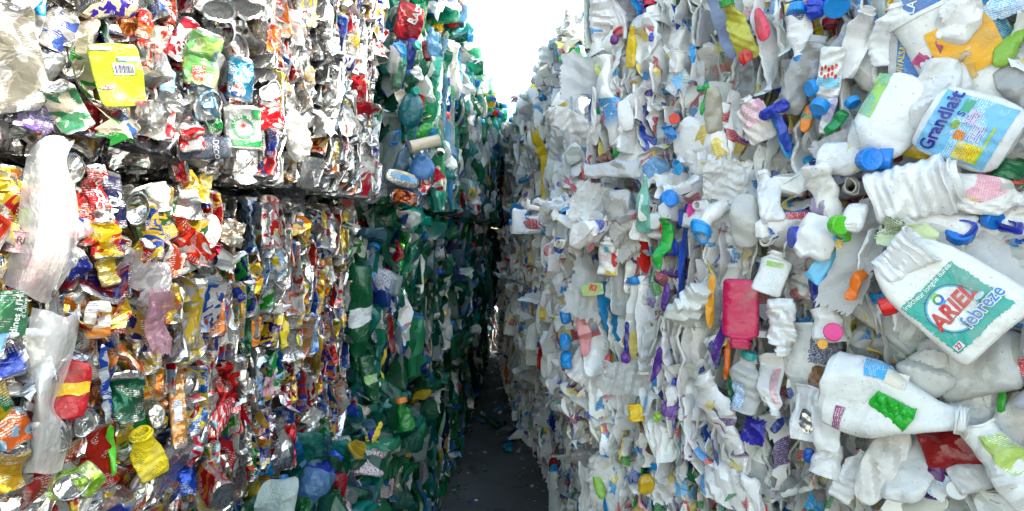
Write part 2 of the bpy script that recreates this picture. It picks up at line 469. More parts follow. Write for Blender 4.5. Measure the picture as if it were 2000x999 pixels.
PAL_B = dict(
    can_top=[(8, WHITE), (6, RED), (5, BLUE), (5, SILVER), (3, GREEN), (3, YELLOW), (2, NAVY)],
    can_mid=[(6, WHITE), (7, RED), (6, BLUE), (6, YELLOW), (4, SILVER), (3, GREEN), (3, ORANGE), (2, NAVY)],
    pet=[(5, GREEN), (4, BLUE), (3, RED), (2, PURPLE), (2, NAVY)],
    can_sunlit=[(8, WHITE), (3, RED), (2, BLUE), (8, SILVER)],
    pet_top=[(5, GREEN), (4, BLUE), (3, RED), (2, PURPLE), (2, NAVY)],
    milk=[(8, SKY), (5, BLUE), (3, GREEN), (2, RED), (2, YELLOW), (2, PURPLE), (1, PINK)],
)
CAPS = [(10, SKY), (5, BLUE), (2, WHITE), (1.5, RED), (1.2, GREEN), (.8, YELLOW), (.6, PURPLE)]

# ------------------------------------------------------------------ where the bales stand
class Bale: pass
BALES = {}
def bale(key, P, Q, z0, z1, deep, kind, label, du, dv, lo=False, top=0.0, end=False, group=None, faceon=None, nparts=100):
    b = Bale(); b.key = key; b.P = np.array(P, float); b.Q = np.array(Q, float); b.z0, b.z1, b.deep = z0, z1, deep
    d = b.Q - b.P; b.L = float(np.hypot(*d)); b.t = np.array([*(d / b.L), 0.0])
    s = 1 if key[0] == 'L' else -1
    b.n = np.array([s * b.t[1], -s * b.t[0], 0.0])      # out of the face, into the aisle
    b.kind, b.label, b.du, b.dv, b.lo, b.top, b.end, b.group = kind, label, du, dv, lo, top, end, group
    b.faceon = faceon or (lambda u: .12); b.nparts = nparts
    b.pal = 'pet_top' if kind == 'pet' and '_up_' in key else kind
    b.seed = len(BALES) * 17 + 5
    BALES[key] = b
    return b

near_can = lambda u: float(np.clip(1.1 - u / .6, .04, .9))
near_milk = lambda u: float(np.clip(1.0 - u / .62, .07, .95))
GC, GP, GW = 'bales of crushed cans', 'bales of green drink bottles', 'bales of white plastic bottles'
bale('L_upper_can', (-.745, .54), (-.405, 1.73), 1.49, 2.28, .7, 'can_top', 'upper bale of sunlit crushed drink cans overhanging the can bale below it', .0145, .085, group=GC, faceon=near_can)
bale('L_mid_can', (-.725, .54), (-.515, 1.79), .75, 1.452, .7, 'can_mid', 'colourful bale of crushed cans lying on a green bottle bale, under the overhanging can bale', .0145, .085, group=GC, faceon=near_can)
bale('L_up_g1', (-.355, 1.84), (-.262, 2.83), 1.485, 2.30, .75, 'pet', 'green bottle bale next to the upper can bale, red bottle base on its end', .026, .11, end=True, top=.25, group=GP, faceon=lambda u: .15)
bale('L_up_g2', (-.235, 2.87), (-.16, 4.0), 1.49, 2.27, .8, 'pet', 'second green bottle bale in the top row, its colours paled like strong sun', .032, .13, top=.2, end=True, group=GP, nparts=60)
bale('L_up_g3', (-.15, 4.05), (-.10, 5.7), 1.49, 2.30, .8, 'pet', 'farthest green bottle bale of the top row where the aisle closes', .045, .16, top=.2, end=True, group=GP, nparts=40)
bale('L_mid_g1', (-.49, 1.86), (-.335, 2.9), .76, 1.46, .75, 'pet', 'dark green bottle bale in the middle row, directly beside the colourful can bale', .026, .11, end=True, group=GP, top=.12, faceon=lambda u: .25 if u < .3 else .15)
bale('L_mid_g2', (-.30, 2.93), (-.21, 4.3), .76, 1.46, .8, 'pet', 'shaded green bottle bale in the middle row, second one from the can bale', .034, .13, end=True, group=GP, nparts=60)
bale('L_mid_g3', (-.20, 4.34), (-.12, 6.2), .76, 1.46, .8, 'pet', 'deepest green bottle bale of the middle row at the dark end of the aisle', .05, .17, group=GP, nparts=40)
bale('L_low_g1', (-.445, .95), (-.425, 1.93), 0, .745, .8, 'pet', 'green and blue bottle bale on the ground under the colourful can bale, its top showing', .026, .11, lo=True, top=.22, end=False, group=GP, faceon=lambda u: .2)
bale('L_low_g2', (-.425, 1.98), (-.365, 3.1), 0, .735, .8, 'pet', 'floor bale of green bottles with white paper scraps and an orange cap', .028, .12, lo=True, top=.2, end=True, group=GP)
bale('L_low_g3', (-.36, 3.13), (-.315, 4.7), 0, .74, .8, 'pet', 'dark green bottle bale on the ground, third along the aisle floor', .036, .14, lo=True, top=.06, group=GP, nparts=60)
bale('L_low_g4', (-.31, 4.73), (-.30, 6.6), 0, .74, .8, 'pet', 'last green bottle bale on the ground at the far end of the aisle', .05, .17, lo=True, group=GP, nparts=30)
bale('R_up_w1', (1.06, .715), (.212, 1.665), 1.495, 2.28, .5, 'milk', 'big upper bale of flattened white bottles turned toward the aisle, with the blue labelled jug', .024, .12, group=GW, faceon=near_milk)
bale('R_up_w2', (.25, 2.42), (.115, 3.32), 1.49, 2.24, .8, 'milk', 'upper white bottle bale behind the front one, with a long yellow sheet on its face', .028, .12, top=.25, end=True, group=GW, nparts=80)
bale('R_up_w3', (.09, 3.38), (-.02, 4.85), 1.49, 2.23, .8, 'milk', 'third white bottle bale of the top row, stepping down against the white sky', .045, .15, top=.25, end=True, group=GW, nparts=50)
bale('R_up_w4', (-.03, 4.9), (-.105, 6.4), 1.49, 2.24, .8, 'milk', 'farthest white bottle bale of the top row, next to the sliver of sky', .055, .17, top=.25, end=True, group=GW, nparts=30)
bale('R_mid_w1', (1.06, .715), (.165, 1.69), .755, 1.475, .5, 'milk', 'big middle bale of flattened white bottles holding the magenta bottle and the detergent jug', .024, .12, group=GW, faceon=near_milk, top=.08)
bale('R_mid_w2', (.165, 2.0), (.07, 3.15), .755, 1.47, .8, 'milk', 'shaded white bottle bale in the middle row just behind the front one', .028, .12, end=True, top=.1, group=GW, nparts=80)
bale('R_mid_w3', (.06, 3.2), (-.05, 4.7), .755, 1.47, .8, 'milk', 'third white bottle bale of the middle row, deep in the shaded aisle', .045, .15, end=True, group=GW, nparts=50)
bale('R_mid_w4', (-.055, 4.75), (-.13, 6.4), .755, 1.47, .8, 'milk', 'last white bottle bale of the middle row beside the dark end of the aisle', .055, .17, end=True, group=GW, nparts=30)
bale('R_low_w1', (1.08, .74), (.215, 1.74), 0, .74, .5, 'milk', 'white bottle bale on the ground under the bale with the magenta bottle', .024, .12, lo=True, group=GW, faceon=near_milk)
bale('R_low_w2', (.335, 2.12), (.125, 3.75), 0, .74, .8, 'milk', 'white bottle bale on the ground with a red and a brown bottle at its corner', .028, .12, lo=True, end=True, top=.15, group=GW, nparts=80)
bale('R_low_w3', (.085, 3.8), (-.055, 5.2), 0, .74, .8, 'milk', 'grey shaded white bottle bale on the ground, third along the aisle', .045, .15, lo=True, end=True, group=GW, nparts=50)
bale('R_low_w4', (-.06, 5.25), (-.14, 6.7), 0, .74, .8, 'milk', 'last white bottle bale on the ground at the far end of the aisle', .055, .17, lo=True, end=True, group=GW, nparts=30)

CAM = np.array([0, 0, CAM_Z])
def ray(px, py): return np.array([(px - CX) / F_PX, 1.0, (HY - py) / F_PX])
def project(p): return CX + F_PX * p[0] / p[1], HY - F_PX * (p[2] - CAM_Z) / p[1]
def hit(px, py, key=None):
    d = ray(px, py); best = None
    for tol in (.0, .06, .15, .5):
        for b in (BALES.values() if key is None else [BALES[key]]):
            o = np.array([*b.P, 0]); dn = d @ b.n
            if dn > -1e-3: continue
            s = ((o - CAM) @ b.n) / dn
            if s < .2: continue
            p = CAM + s * d; u = (p - o) @ b.t
            if -tol < u < b.L + tol and b.z0 - tol < p[2] < b.z1 + tol and (best is None or s < best[0]): best = (s, p, b)
        if best: return best[1], best[2]
    b = BALES[key]; o = np.array([*b.P, 0]); s = ((o - CAM) @ b.n) / (d @ b.n)
    return CAM + s * d, b

# unseen stack beside the camera, its top raised to shade the lower can bale
for key, z0, z1, lab in (('R_up_w0', 1.495, 2.47, 'upper white bottle bale beside the camera, just outside the right edge'), ('R_mid_w0', .755, 1.475, 'middle white bottle bale beside the camera, just outside the right edge'), ('R_low_w0', 0, .74, 'lowest white bottle bale beside the camera, just outside the right edge')):
    bale(key, (1.14, -.75), (1.12, .70), z0, z1, .7, 'milk', lab, .07, .16, lo=z0 == 0, group=GW, nparts=10)
bale('R_up_back', (.66, 2.03), (.66, 2.37), 1.495, 2.2, .9, 'milk', 'white bottle bale added out of sight behind the big upper white bale to block sun', .08, .2, group=GW, nparts=10)  # hidden filler bale, added to stop sun coming through the gap
# the far end of the aisle is closed
bale('L_end_low', (-.75, 6.95), (.4, 6.95), 0, .74, .8, 'milk', 'dim bale on the ground closing the far end of the aisle', .06, .18, lo=True, group=GW, nparts=20)
bale('L_end_mid', (-.75, 6.97), (.4, 6.97), .755, 1.40, .8, 'pet', 'dim green bale standing on the bale that closes the aisle', .06, .18, group=GP, nparts=20)
# ------------------------------------------------------------------ things one can point at
FOOT = []
_n = [0]
def axes(p, b, rot, tilt, yaw, fb=.45):
    tc = CAM - p; tc = tc / np.linalg.norm(tc)
    F = fb * b.n + .75 * tc; F /= np.linalg.norm(F)
    U = np.array([0, 0, 1.0]); U = U - (U @ F) * F; U /= np.linalg.norm(U); X = np.cross(U, F)
    Rm = np.column_stack([X, U, F])
    a, t, y = R(rot), R(tilt), R(yaw)
    Rz = np.array([[math.cos(a), math.sin(a), 0], [-math.sin(a), math.cos(a), 0], [0, 0, 1]])
    Rx = np.array([[1, 0, 0], [0, math.cos(t), -math.sin(t)], [0, math.sin(t), math.cos(t)]])
    Ry = np.array([[math.cos(y), 0, math.sin(y)], [0, 1, 0], [-math.sin(y), 0, math.cos(y)]])
    return Rm @ Rz @ Rx @ Ry
class Exact(float): pass
def spot(px, py, off, key=None):
    if off > .05 and not isinstance(off, Exact): off = .05 + (off - .05) * .6
    p, b = hit(px, py, key); tc = CAM - p; tc /= np.linalg.norm(tc)
    p = p + tc * off
    return p, b, p[1] / F_PX            # metres per photograph pixel
def mat4(Rm, p, shift=(0, 0, 0)):
    M = np.eye(4); M[:3, :3] = Rm; M[:3, 3] = p + Rm @ np.array(shift, float); return Matrix(M.tolist())
def tag(o, label, cat, group=None):
    o['label'] = label; o['category'] = cat
    if group: o['group'] = group
    return o

class Hero: pass
def start(px, py, w, h, rot, off=.03, key=None, tilt=None, yaw=None, foot=1.0, fb=.45):
    _n[0] += 1; r = np.random.default_rng(1000 + _n[0])
    p, b, s = spot(px, py, off, key)
    x = Hero(); x.r, x.p, x.b, x.s = r, p, b, s
    x.W, x.L = w * s, h * s
    x.R = axes(p, b, rot, r.normal() * 7 if tilt is None else tilt, r.normal() * 9 if yaw is None else yaw, fb)
    if foot: FOOT.append((px, py, max(6, w / 2 * foot), max(6, h / 2 * foot), R(rot)))
    x.M = mat4(x.R, p, (0, -x.L / 2, 0))
    return x
def root_of(x, name, label, cat, group=None):
    o = bpy.data.objects.new(name, None); COL.objects.link(o); o.empty_display_size = .03
    o.matrix_world = x.M; tag(o, label, cat, group); x.root = o; return o

def shell_thing(name, cat, label, px, py, w, h, rot, prof, col, mat, col2=WHITE, pr=0.0, tl=0.1, n=2.4, crease=.8, fine=.9, bend=.25, twist=.15, bends=1, nu=34, parts=False, cap=None, group=None, smooth=True, wz=1.0, **kw):
    x = start(px, py, w, h, rot, **kw)
    if mat == 'pet' or mat == 'hdpe' and name not in ('detergent_jug', 'magenta_bottle') and crease >= .25: crease, fine = max(crease, .8), max(fine, .7)
    x.sh = Shell(prof, x.L, x.W / 2, Warp(x.r, x.L, crease, fine, bend, twist, bends, wz), n, x.r.uniform(0, 900))
    x.body_args = (col, col2, pr, tl)
    if parts:
        root_of(x, name, label, cat, group)
        a = np.array([(*col, pr)] * len(x.sh.k)); 
        x.body = build('body', x.sh.piece(nu, a, (*col2, tl), smooth=smooth), mat, x.root)
    else:
        a = np.array([(*col, pr)] * len(x.sh.k))
        o = build(name, x.sh.piece(nu, a, (*col2, tl), smooth=smooth), mat); o.matrix_world = x.M
        tag(o, label, cat, group); x.root = x.body = o
    if cap is not None: add_cap(x, cap)
    return x
def add_cap(x, c, y=None, r=None, h=None, name='cap'):
    """a round screw cap on the neck, turned with the neck"""
    L = x.L; y = .955 if y is None else y
    e = x.sh.warp(np.array([[0, y * L, 0], [0, (y + .03) * L, 0]]))
    ax = e[1] - e[0]; ax /= np.linalg.norm(ax)
    r = r or max(.009, x.sh.w[-3] * 1.35); h = h or r * 1.0
    q = Vector((0, 0, 1)).rotation_difference(Vector(ax)).to_matrix()
    p = cap_piece(r, h, c); p.v = p.v @ np.array(q).T + e[0]
    return build(name, p, 'hdpe', x.root)

# kinds -------------------------------------------------------------
def can(label, px, py, w, h, rot, col, col2=WHITE, flat=.3, pr=1.0, bend=.35, bends=2, crease=.85, fine=.9, group=None, smooth=True, texts=(), name='crushed_can', **kw):
    col = tuple(np.array(col) * .78); col2 = tuple(np.array(col2) * .8)
    x = start(px, py, w, h, rot, **kw)
    x.sh = Shell(prof_can(22, flat), x.L, x.W / 2, Warp(x.r, x.L, crease, fine, bend, .25, bends), 2.3, x.r.uniform(0, 900))
    root_of(x, name, label, 'can', group)
    N = len(x.sh.k); a = np.array([(*col, pr if k == 'body' else 0.0) for k in x.sh.k])
    build('body', x.sh.piece(34, a[3:N - 3], (*col2, 0), range(3, N - 3), smooth), 'metal', x.root)
    build('lid', x.sh.piece(34, (*SILVER, 0), (*SILVER, 0), range(0, 4)), 'metal', x.root)
    build('lid', x.sh.piece(34, (*SILVER, 0), (*SILVER, 0), range(N - 4, N)), 'metal', x.root)
    return x
def lettering(x, txt, fx, fy, size, col, rot=0, **k):
    o = x.sh.text(txt, fx, fy, size, col, rot, **k); o.parent = x.root; return o
def can_end(label, px, py, w, h, rot, col, col2=WHITE, tab=True, depth=.05, group=None, lidcol=SILVER, dish=.10, name='crushed_can', mat='metal', pr=1.0, **kw):
    """a can seen on its end: rim, recessed lid, tab, crumpled side running back into the bale"""
    x = start(px, py, w, h, rot, **kw); x.M = mat4(x.R, x.p)
    r0 = x.L / 2; sx = x.W / x.L
    wp = Warp(x.r, x.L, .55, .5, 0, 0, 0)
    root_of(x, name, label, 'can', group)
    build('body', lathe([r0 * .7, r0 * .92, r0 * 1.02, r0 * 1.04, r0 * .97, r0 * .93], [-depth, -depth * .8, -depth * .5, -depth * .2, -.004, 0], (*col, pr), (*col2, 0), 40, 0, sx, x.r.uniform(0, 9), wp), mat, x.root)
    build('lid', lathe([r0 * .93, r0 * .955, r0 * .93, r0 * .86, r0 * .83, r0 * .78, r0 * .4, .0006], [-.001, .0012, .0022, .0008, -r0 * dish, -r0 * dish * .9, -r0 * dish * 1.05, -r0 * dish * 1.0], (*lidcol, 0), (*lidcol, 0), 40, 0, sx, x.r.uniform(0, 9), wp), mat, x.root)
    if tab:
        t = lathe([r0 * .14, r0 * .24, r0 * .26, r0 * .22, r0 * .14], [.0, -.0004, .0012, .002, .0014], (*SILVER, 0), (*SILVER, 0), 20, 0, .62)
        t.v += np.array([0, -r0 * .2, -r0 * dish * .9 + .001]); build('pull_tab', t, 'metal', x.root)
    return x
def bottle(label, px, py, w, h, rot, col=WHITE, flat=.4, neck=.3, shoulder=.62, rib=0, mat='hdpe', cap=None, col2=SKY, name='crushed_bottle', cat='bottle', parts=True, nribs=9, m=26, **kw):
    return shell_thing(name, cat, label, px, py, w, h, rot, prof_bottle(m + (16 if rib else 0), flat, neck, shoulder, rib, nribs=nribs), col, mat, col2, parts=parts, cap=cap, **kw)
def blob(label, px, py, w, h, rot, col=WHITE, flat=.4, p=2.4, taper=0, mat='hdpe', name='crushed_bottle', cat='bottle', **kw):
    return shell_thing(name, cat, label, px, py, w, h, rot, prof_pillow(26, flat, p, taper), col, mat, **kw)
def strip(label, px, py, w, h, rot, col, flat=.12, p=3, mat='hdpe', name='plastic_strip', cat='plastic strip', **kw):
    kw.setdefault('bend', .3); kw.setdefault('crease', 1.0)
    return shell_thing(name, cat, label, px, py, w, h, rot, prof_pillow(22, flat, p, 0), col, mat, nu=20, **kw)
def tub(label, px, py, w, h, rot, col=WHITE, flat=.6, taper=.2, mat='hdpe', name='plastic_tub', cat='tub', **kw):
    return shell_thing(name, cat, label, px, py, w, h, rot, prof_tub(20, flat, taper), col, mat, **kw)
def sheet(label, px, py, w, h, rot, col, mat='hdpe', col2=SKY, pr=0, tl=.4, crease=1.0, bend=.4, name='plastic_sheet', cat='sheet', ragged=.06, group=None, **kw):
    x = start(px, py, w, h, rot, **kw)
    o = build(name, sheet_piece(x.r, x.W, x.L, (*col, pr), (*col2, tl), 22, 24, crease, bend, x.r.uniform(0, 900), ragged), mat); o.matrix_world = x.M
    x.root = tag(o, label, cat, group); return x
def cap(label, px, py, d, col, yaw=0, tilt=0, hk=.8, group=None, name='bottle_cap', cat='cap', knob=False, **kw):
    kw.setdefault('off', .035)
    x = start(px, py, d, d, 0, tilt=tilt, yaw=yaw, **kw); x.M = mat4(x.R, x.p)
    p = cap_piece(x.W / 2, x.W / 2 * hk, col); p.v[:, 2] -= x.W * .2
    o = build(name, p, 'hdpe'); o.matrix_world = x.M
    tag(o, label, cat, group); x.root = o; return x
def patch(x, x0, x1, y0, y1, col, col2=WHITE, pr=1.0, lift=.0014, n=30, shape=None, name='label', parent=None):
    return build(name, x.sh.patch(x0, x1, y0, y1, (*col, pr), (*col2, 0), lift, n, shape), 'label', parent or x.root)
def film(name, cat, label, rows, col=(.80, .80, .78), mat='film', sub=5, key=None, wob=.006):
    """a bent sheet through a net of points (photo column, photo row, metres out of the face)"""
    _n[0] += 1; r = np.random.default_rng(1000 + _n[0])
    P = np.array([[spot(a, b, o, key)[0] for a, b, o in row] for row in rows])
    def up(P):
        n = P.shape[0]; t = np.linspace(0, n - 1, (n - 1) * sub + 1); out = []
        Q = np.concatenate([2 * P[:1] - P[1:2], P, 2 * P[-1:] - P[-2:-1]])
        for v in t:
            i = min(int(v), n - 2); f = v - i; p0, p1, p2, p3 = Q[i:i + 4]
            out.append(.5 * (2 * p1 + (p2 - p0) * f + (2 * p0 - 5 * p1 + 4 * p2 - p3) * f * f + (3 * p1 - p0 - 3 * p2 + p3) * f ** 3))
        return np.array(out)
    G = up(P); G = up(G.transpose(1, 0, 2)).transpose(1, 0, 2)
    ns, nu = G.shape[:2]; v = G.reshape(-1, 3); c = v.mean(0); v = v - c; pu = v.copy()
    wp = Warp(r, .35, .25, .35, 0, 0, 0); v = v + (wp(v) - v) * (wob / .006)
    o = build(name, Piece(v, grid_faces(ns, nu, False), full(len(v), (*col, 0)), full(len(v), (*col, .6)), pu), mat); o.location = c
    return tag(o, label, cat)
def wire(label, pts, rad, col, key=None, name='bale_wire', mat='metal'):
    v = np.array([spot(a, b, o, key)[0] for a, b, o in pts]); c = v.mean(0)
    o = build(name, tube_piece(v - c, rad, col), mat); o.location = c
    return tag(o, label, 'wire')
# ================= upper can bale (left, top row)
K = dict(key='L_upper_can')
x = can('big flattened champagne coloured tin with an olive rim at the left edge', 26, 105, 84, 215, -6, (.30, .25, .12), OFFW, .3, pr=.6, bend=.35, crease=1.3, fine=1.5, name='flattened_tin', off=.05, **K)
blob('bright blue painted tin panel standing above the champagne coloured tin', 60, 28, 42, 92, 6, (.02, .30, .66), .18, 4, mat='metal', pr=1, col2=WHITE, name='painted_tin', cat='tin', off=.03, **K)
can('crushed blue and silver can right of the blue tin panel', 112, 62, 50, 84, 18, (.05, .10, .40), SILVER, .3, **K)
can('creased bare aluminium can below the blue and silver can', 92, 128, 46, 60, 30, SILVER, WHITE, .35, pr=0, **K)
can_end('open can bottom like a smooth grey dish beside the lime pouch', 137, 118, 44, 76, -8, (.05, .12, .45), WHITE, False, .05, dish=.35, **K)
can('ribbed golden brown tin wedged left of the lime pouch', 162, 62, 42, 120, 4, (.50, .42, .30), GOLD, .4, pr=.6, name='ribbed_tin', **K)
x = blob('lime yellow foil pouch with a barcode and rows of small print', 232, 148, 84, 122, -14, (.36, .46, .012), .16, 7, mat='label', pr=1, col2=(.16, .22, .02), name='snack_pouch', cat='pouch', parts=True, bend=.08, crease=.35, fine=.3, tilt=0, yaw=0, off=.12, **K)
patch(x, -.18, .62, .50, .68, WHITE, LAV, 0, name='barcode_panel')
for i in range(13):
    q = -.12 + i * .055; build('barcode_bar', x.sh.patch(q, q + (.022 if i % 3 else .036), .52, .66, (.03, .03, .10, 0), (0, 0, 0, 0), .002, 4), 'label', x.root)
patch(x, .05, .95, .72, .79, (.22, .50, .75), WHITE, 1, name='blue_band')
patch(x, -.9, -.1, .88, .95, (.45, .45, .70), WHITE, 1, name='flavour_strip')
patch(x, -.88, -.30, .30, .37, (.62, .03, .04), WHITE, 1, n=12, shape='disc', name='red_badge')
patch(x, .35, .95, .03, .10, (.62, .03, .04), WHITE, 1, n=12, shape='disc', name='red_badge')
can('cream folded can with a green printed corner on the bale bottom', 128, 208, 62, 100, -28, (.62, .58, .47), (.05, .22, .10), .25, bend=.6, off=.05, **K)
x = can('red crushed can with gold lettering low beside the cream can', 190, 230, 62, 62, 8, (.46, .015, .02), RED, .3, bend=.2, **K)
sheet('purple foil wrapper hanging at the bottom edge of the upper can bale', 72, 226, 62, 62, 12, (.14, .08, .40), 'metal', LAV, 1, 0, 1.6, .8, 'foil_wrapper', 'wrapper', **K)
can('green crushed can with a pale rim under the champagne coloured tin', 31, 188, 42, 62, 4, (.03, .22, .05), LIME, .45, **K)
can('yellow and dark red can pressed against the left edge', 8, 186, 26, 44, 0, (.62, .40, .03), DRED, .5, **K)
can('blue and white can with a cream dent under the lime pouch', 232, 246, 58, 52, 40, (.06, .18, .58), (.70, .66, .55), .35, **K)
can('bare bronze grey can folded double at the bottom edge', 297, 238, 50, 72, 10, (.42, .39, .34), SILVER, .35, pr=.4, **K)
x = can('narrow red can with white script at the bottom edge', 326, 243, 27, 58, 4, (.55, .03, .035), WHITE, .4, pr=1, bend=.15, **K)
x = can('light green can opened into a loop with blue lettering', 394, 118, 62, 112, 4, (.20, .55, .16), (.50, .75, .20), .42, bend=.3, off=.05, **K)
lettering(x, 'yndie', .52, .62, .016, (.03, .05, .35), 78, bold=.01)
patch(x, -.55, .1, .10, .38, (.58, .05, .03), WHITE, 1, shape='torn', name='red_panel')
can_end('empty open can end, upper of two beside the green loop can', 437, 68, 36, 58, 10, SILVER, WHITE, False, .05, dish=.7, **K)
can_end('rounded dented can end, lower of two beside the green loop can', 466, 96, 46, 62, -12, SILVER, WHITE, False, .05, dish=.3, **K)
x = can('blue teal can with a red, white and blue ball emblem', 470, 156, 50, 84, 3, (.015, .17, .30), (.01, .10, .20), .4, bend=.12, crease=.5, off=.055, **K)
patch(x, -.72, .30, .06, .36, (.72, .72, .72), WHITE, 0, .0016, 16, 'disc', name='ball_emblem')
build('emblem_half', x.sh.ring(-.21, .24, .0005, .0115, 10, 170, (.55, .02, .03, 0)), 'label', x.root)
build('emblem_half', x.sh.ring(-.21, .18, .0005, .0115, 190, 350, (.02, .05, .40, 0)), 'label', x.root)
x = can('sky blue can dented around a shiny silver end', 398, 202, 66, 46, 72, (.25, .52, .74), WHITE, .4, bend=.3, **K)
lettering(x, 'To', 0, .72, .018, (.75, .76, .78), 0, bold=.02)
can_end('shiny dented silver end sitting on the sky blue can', 413, 202, 42, 48, 15, (.3, .5, .7), WHITE, False, .03, dish=.35, off=.065, **K)
x = can('white and green beer can with a red star in a green ring', 474, 251, 66, 86, -3, (.68, .70, .68), (.62, .64, .62), .5, bend=.0, bends=0, crease=.45, fine=.6, off=.06, **K)
build('green_ring', x.sh.ring(0, .52, .0165, .0225, 0, 360, (.01, .25, .06, 0)), 'label', x.root)
for i, ch in enumerate('LAGER BEER'):
    a = 160 - i * 15.5
    lettering(x, ch, .0195 * math.cos(R(a)) / x.sh.hw, .52 + .0195 * math.sin(R(a)) / x.sh.L, .0062, (.75, .76, .74), a - 90, lift=.0036, bold=.02)
st = np.array([(math.sin(R(36 * k)) * (.0062 if k % 2 == 0 else .0026), math.cos(R(36 * k)) * (.0062 if k % 2 == 0 else .0026)) for k in range(10)])
q = np.vstack([[0, 0], st]); v = x.sh.front(q + np.array([0, .55 * x.sh.L]), .003)
fs = np.array([[0, 1 + k, 1 + (k + 1) % 10, 1 + (k + 2) % 10] for k in range(0, 10, 2)])[:, ::-1]
build('red_star', Piece(v, fs, full(11, (.6, .015, .02, 0)), full(11, (.6, 0, 0, 0)), v.copy(), False), 'label', x.root)
patch(x, -.97, .97, .10, .24, (.01, .25, .06), WHITE, 0, .0014, name='green_band')
patch(x, .55, .97, .72, .92, (.01, .25, .06), WHITE, 0, .0014, name='green_band')
x = can('dark slate blue can lying on its side along the bale bottom', 400, 290, 44, 94, 82, (.02, .07, .16), NAVY, .5, bend=.1, crease=.5, pr=.8, off=.05, **K)
lettering(x, 'DECO', .1, .72, .013, (.65, .68, .72), 0, bold=.015)
can('red can with a silver shoulder above the slate blue can', 373, 270, 46, 52, -8, (.55, .015, .02), SILVER, .5, bend=.2, off=.05, **K)
x = can('small dark green can between the silver end and the star can', 413, 240, 38, 32, 60, (.01, .14, .06), GREEN, .4, **K)
can('light blue can with a small red square, above the gold cup', 326, 158, 28, 46, 4, (.30, .58, .72), LBLUE, .4, bend=.1, **K)
x = can('maroon can with white script standing left of the green loop can', 357, 78, 36, 86, 22, (.40, .012, .03), WHITE, .35, bend=.25, **K)
lettering(x, 'Coca', .15, .38, .019, (.80, .80, .80), 75, bold=.015, shear=.3)
can('orange crushed can near the top left of the maroon can', 284, 46, 28, 58, 8, (.68, .16, .03), RED, .35, **K)
sheet('shiny pink foil patch at the top of the upper can bale', 484, 9, 34, 26, 70, (.66, .06, .30), 'metal', PINK, .8, 0, .8, .3, 'foil_patch', 'foil', **K)
can('yellow ended can near the pink foil patch', 434, 10, 44, 30, 60, (.66, .50, .04), SILVER, .4, **K)
sheet('long crinkled silver foil column running down beside the lime pouch', 295, 150, 24, 130, 3, SILVER, 'metal', SILVER, 0, 0, 2.0, .4, 'foil_strip', 'foil', **K)
blob('large crushed tin disc coloured white like sun glare, low on the sunlit side', 583, 266, 64, 102, -4, (.70, .68, .62), .3, 2.2, mat='metal', pr=.6, name='flattened_tin', cat='tin', crease=1.3, off=.03, **K)  # white base colour stands in for direct sun on it
can('red and white striped can high on the sunlit side', 588, 42, 26, 42, 0, (.62, .04, .05), WHITE, .4, **K)
can('red crushed can below the striped can on the sunlit side', 532, 78, 26, 58, 12, (.52, .03, .03), ORANGE, .3, **K)
strip('yellow sliver of tin near the bottom of the sunlit side', 654, 300, 13, 46, 4, (.70, .50, .08), mat='metal', pr=1, name='tin_sliver', cat='tin', **K)
strip('amber crumpled tin sliver midway up the sunlit side', 598, 170, 24, 90, -6, (.62, .38, .10), .2, mat='metal', pr=.7, name='tin_sliver', cat='tin', **K)
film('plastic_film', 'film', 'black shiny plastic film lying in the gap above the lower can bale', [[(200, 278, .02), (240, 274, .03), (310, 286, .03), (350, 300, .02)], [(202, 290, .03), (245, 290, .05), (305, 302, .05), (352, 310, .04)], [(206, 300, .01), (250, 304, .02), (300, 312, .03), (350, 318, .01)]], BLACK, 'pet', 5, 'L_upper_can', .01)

# ================= colourful can bale (left, middle row)
K = dict(key='L_mid_can')
film('plastic_film', 'film', 'large milky plastic film curling over the top of the colourful can bale', [
    [(52, 306, .03), (78, 276, .07), (112, 264, .09), (146, 270, .06)],
    [(44, 340, .05), (78, 322, .10), (104, 318, .12), (128, 318, .08)],
    [(34, 392, .05), (84, 372, .13), (126, 360, .12), (150, 392, .07)],
    [(30, 450, .05), (80, 440, .14), (132, 430, .12), (156, 455, .06)],
    [(14, 512, .04), (66, 516, .12), (116, 508, .11), (142, 520, .06)],
    [(4, 556, .03), (40, 574, .08), (76, 590, .09), (98, 592, .05)]], key='L_mid_can')
film('plastic_film', 'film', 'long clear plastic film hanging down the left of the colourful can bale', [
    [(60, 596, .05), (92, 606, .08), (128, 622, .09), (160, 592, .08)],
    [(48, 650, .05), (86, 656, .10), (120, 660, .11), (146, 668, .08)],
    [(44, 712, .05), (72, 724, .10), (100, 728, .11), (126, 738, .08)],
    [(62, 790, .06), (66, 776, .12), (84, 782, .12), (104, 796, .07)],
    [(54, 840, .05), (74, 838, .11), (104, 836, .11), (140, 842, .06)],
    [(42, 926, .04), (66, 924, .08), (94, 926, .08), (122, 918, .05)]], key='L_mid_can')
x = can_end('silver can end with its tab, facing out under the milky film', 140, 331, 46, 62, 8, (.55, .42, .04), BLUE, True, .05, off=.05, **K)
x = can('tall red can with white script right of the silver tab end', 186, 368, 34, 96, -12, (.55, .012, .018), RED, .4, bend=.2, off=.05, **K)
lettering(x, 'Coca-Cola', .1, .5, .0185, (.80, .80, .80), 82, bold=.015, shear=.35)
can('long red crushed can beside the edge of the milky film', 163, 428, 36, 106, -4, (.56, .02, .015), ORANGE, .35, **K)
x = can('black and navy can with white letters left of the open cup end', 220, 392, 40, 112, -4, (.012, .016, .06), NAVY, .35, off=.04, **K)
lettering(x, 'MOU', -.1, .42, .020, (.72, .74, .78), 70, bold=.03)
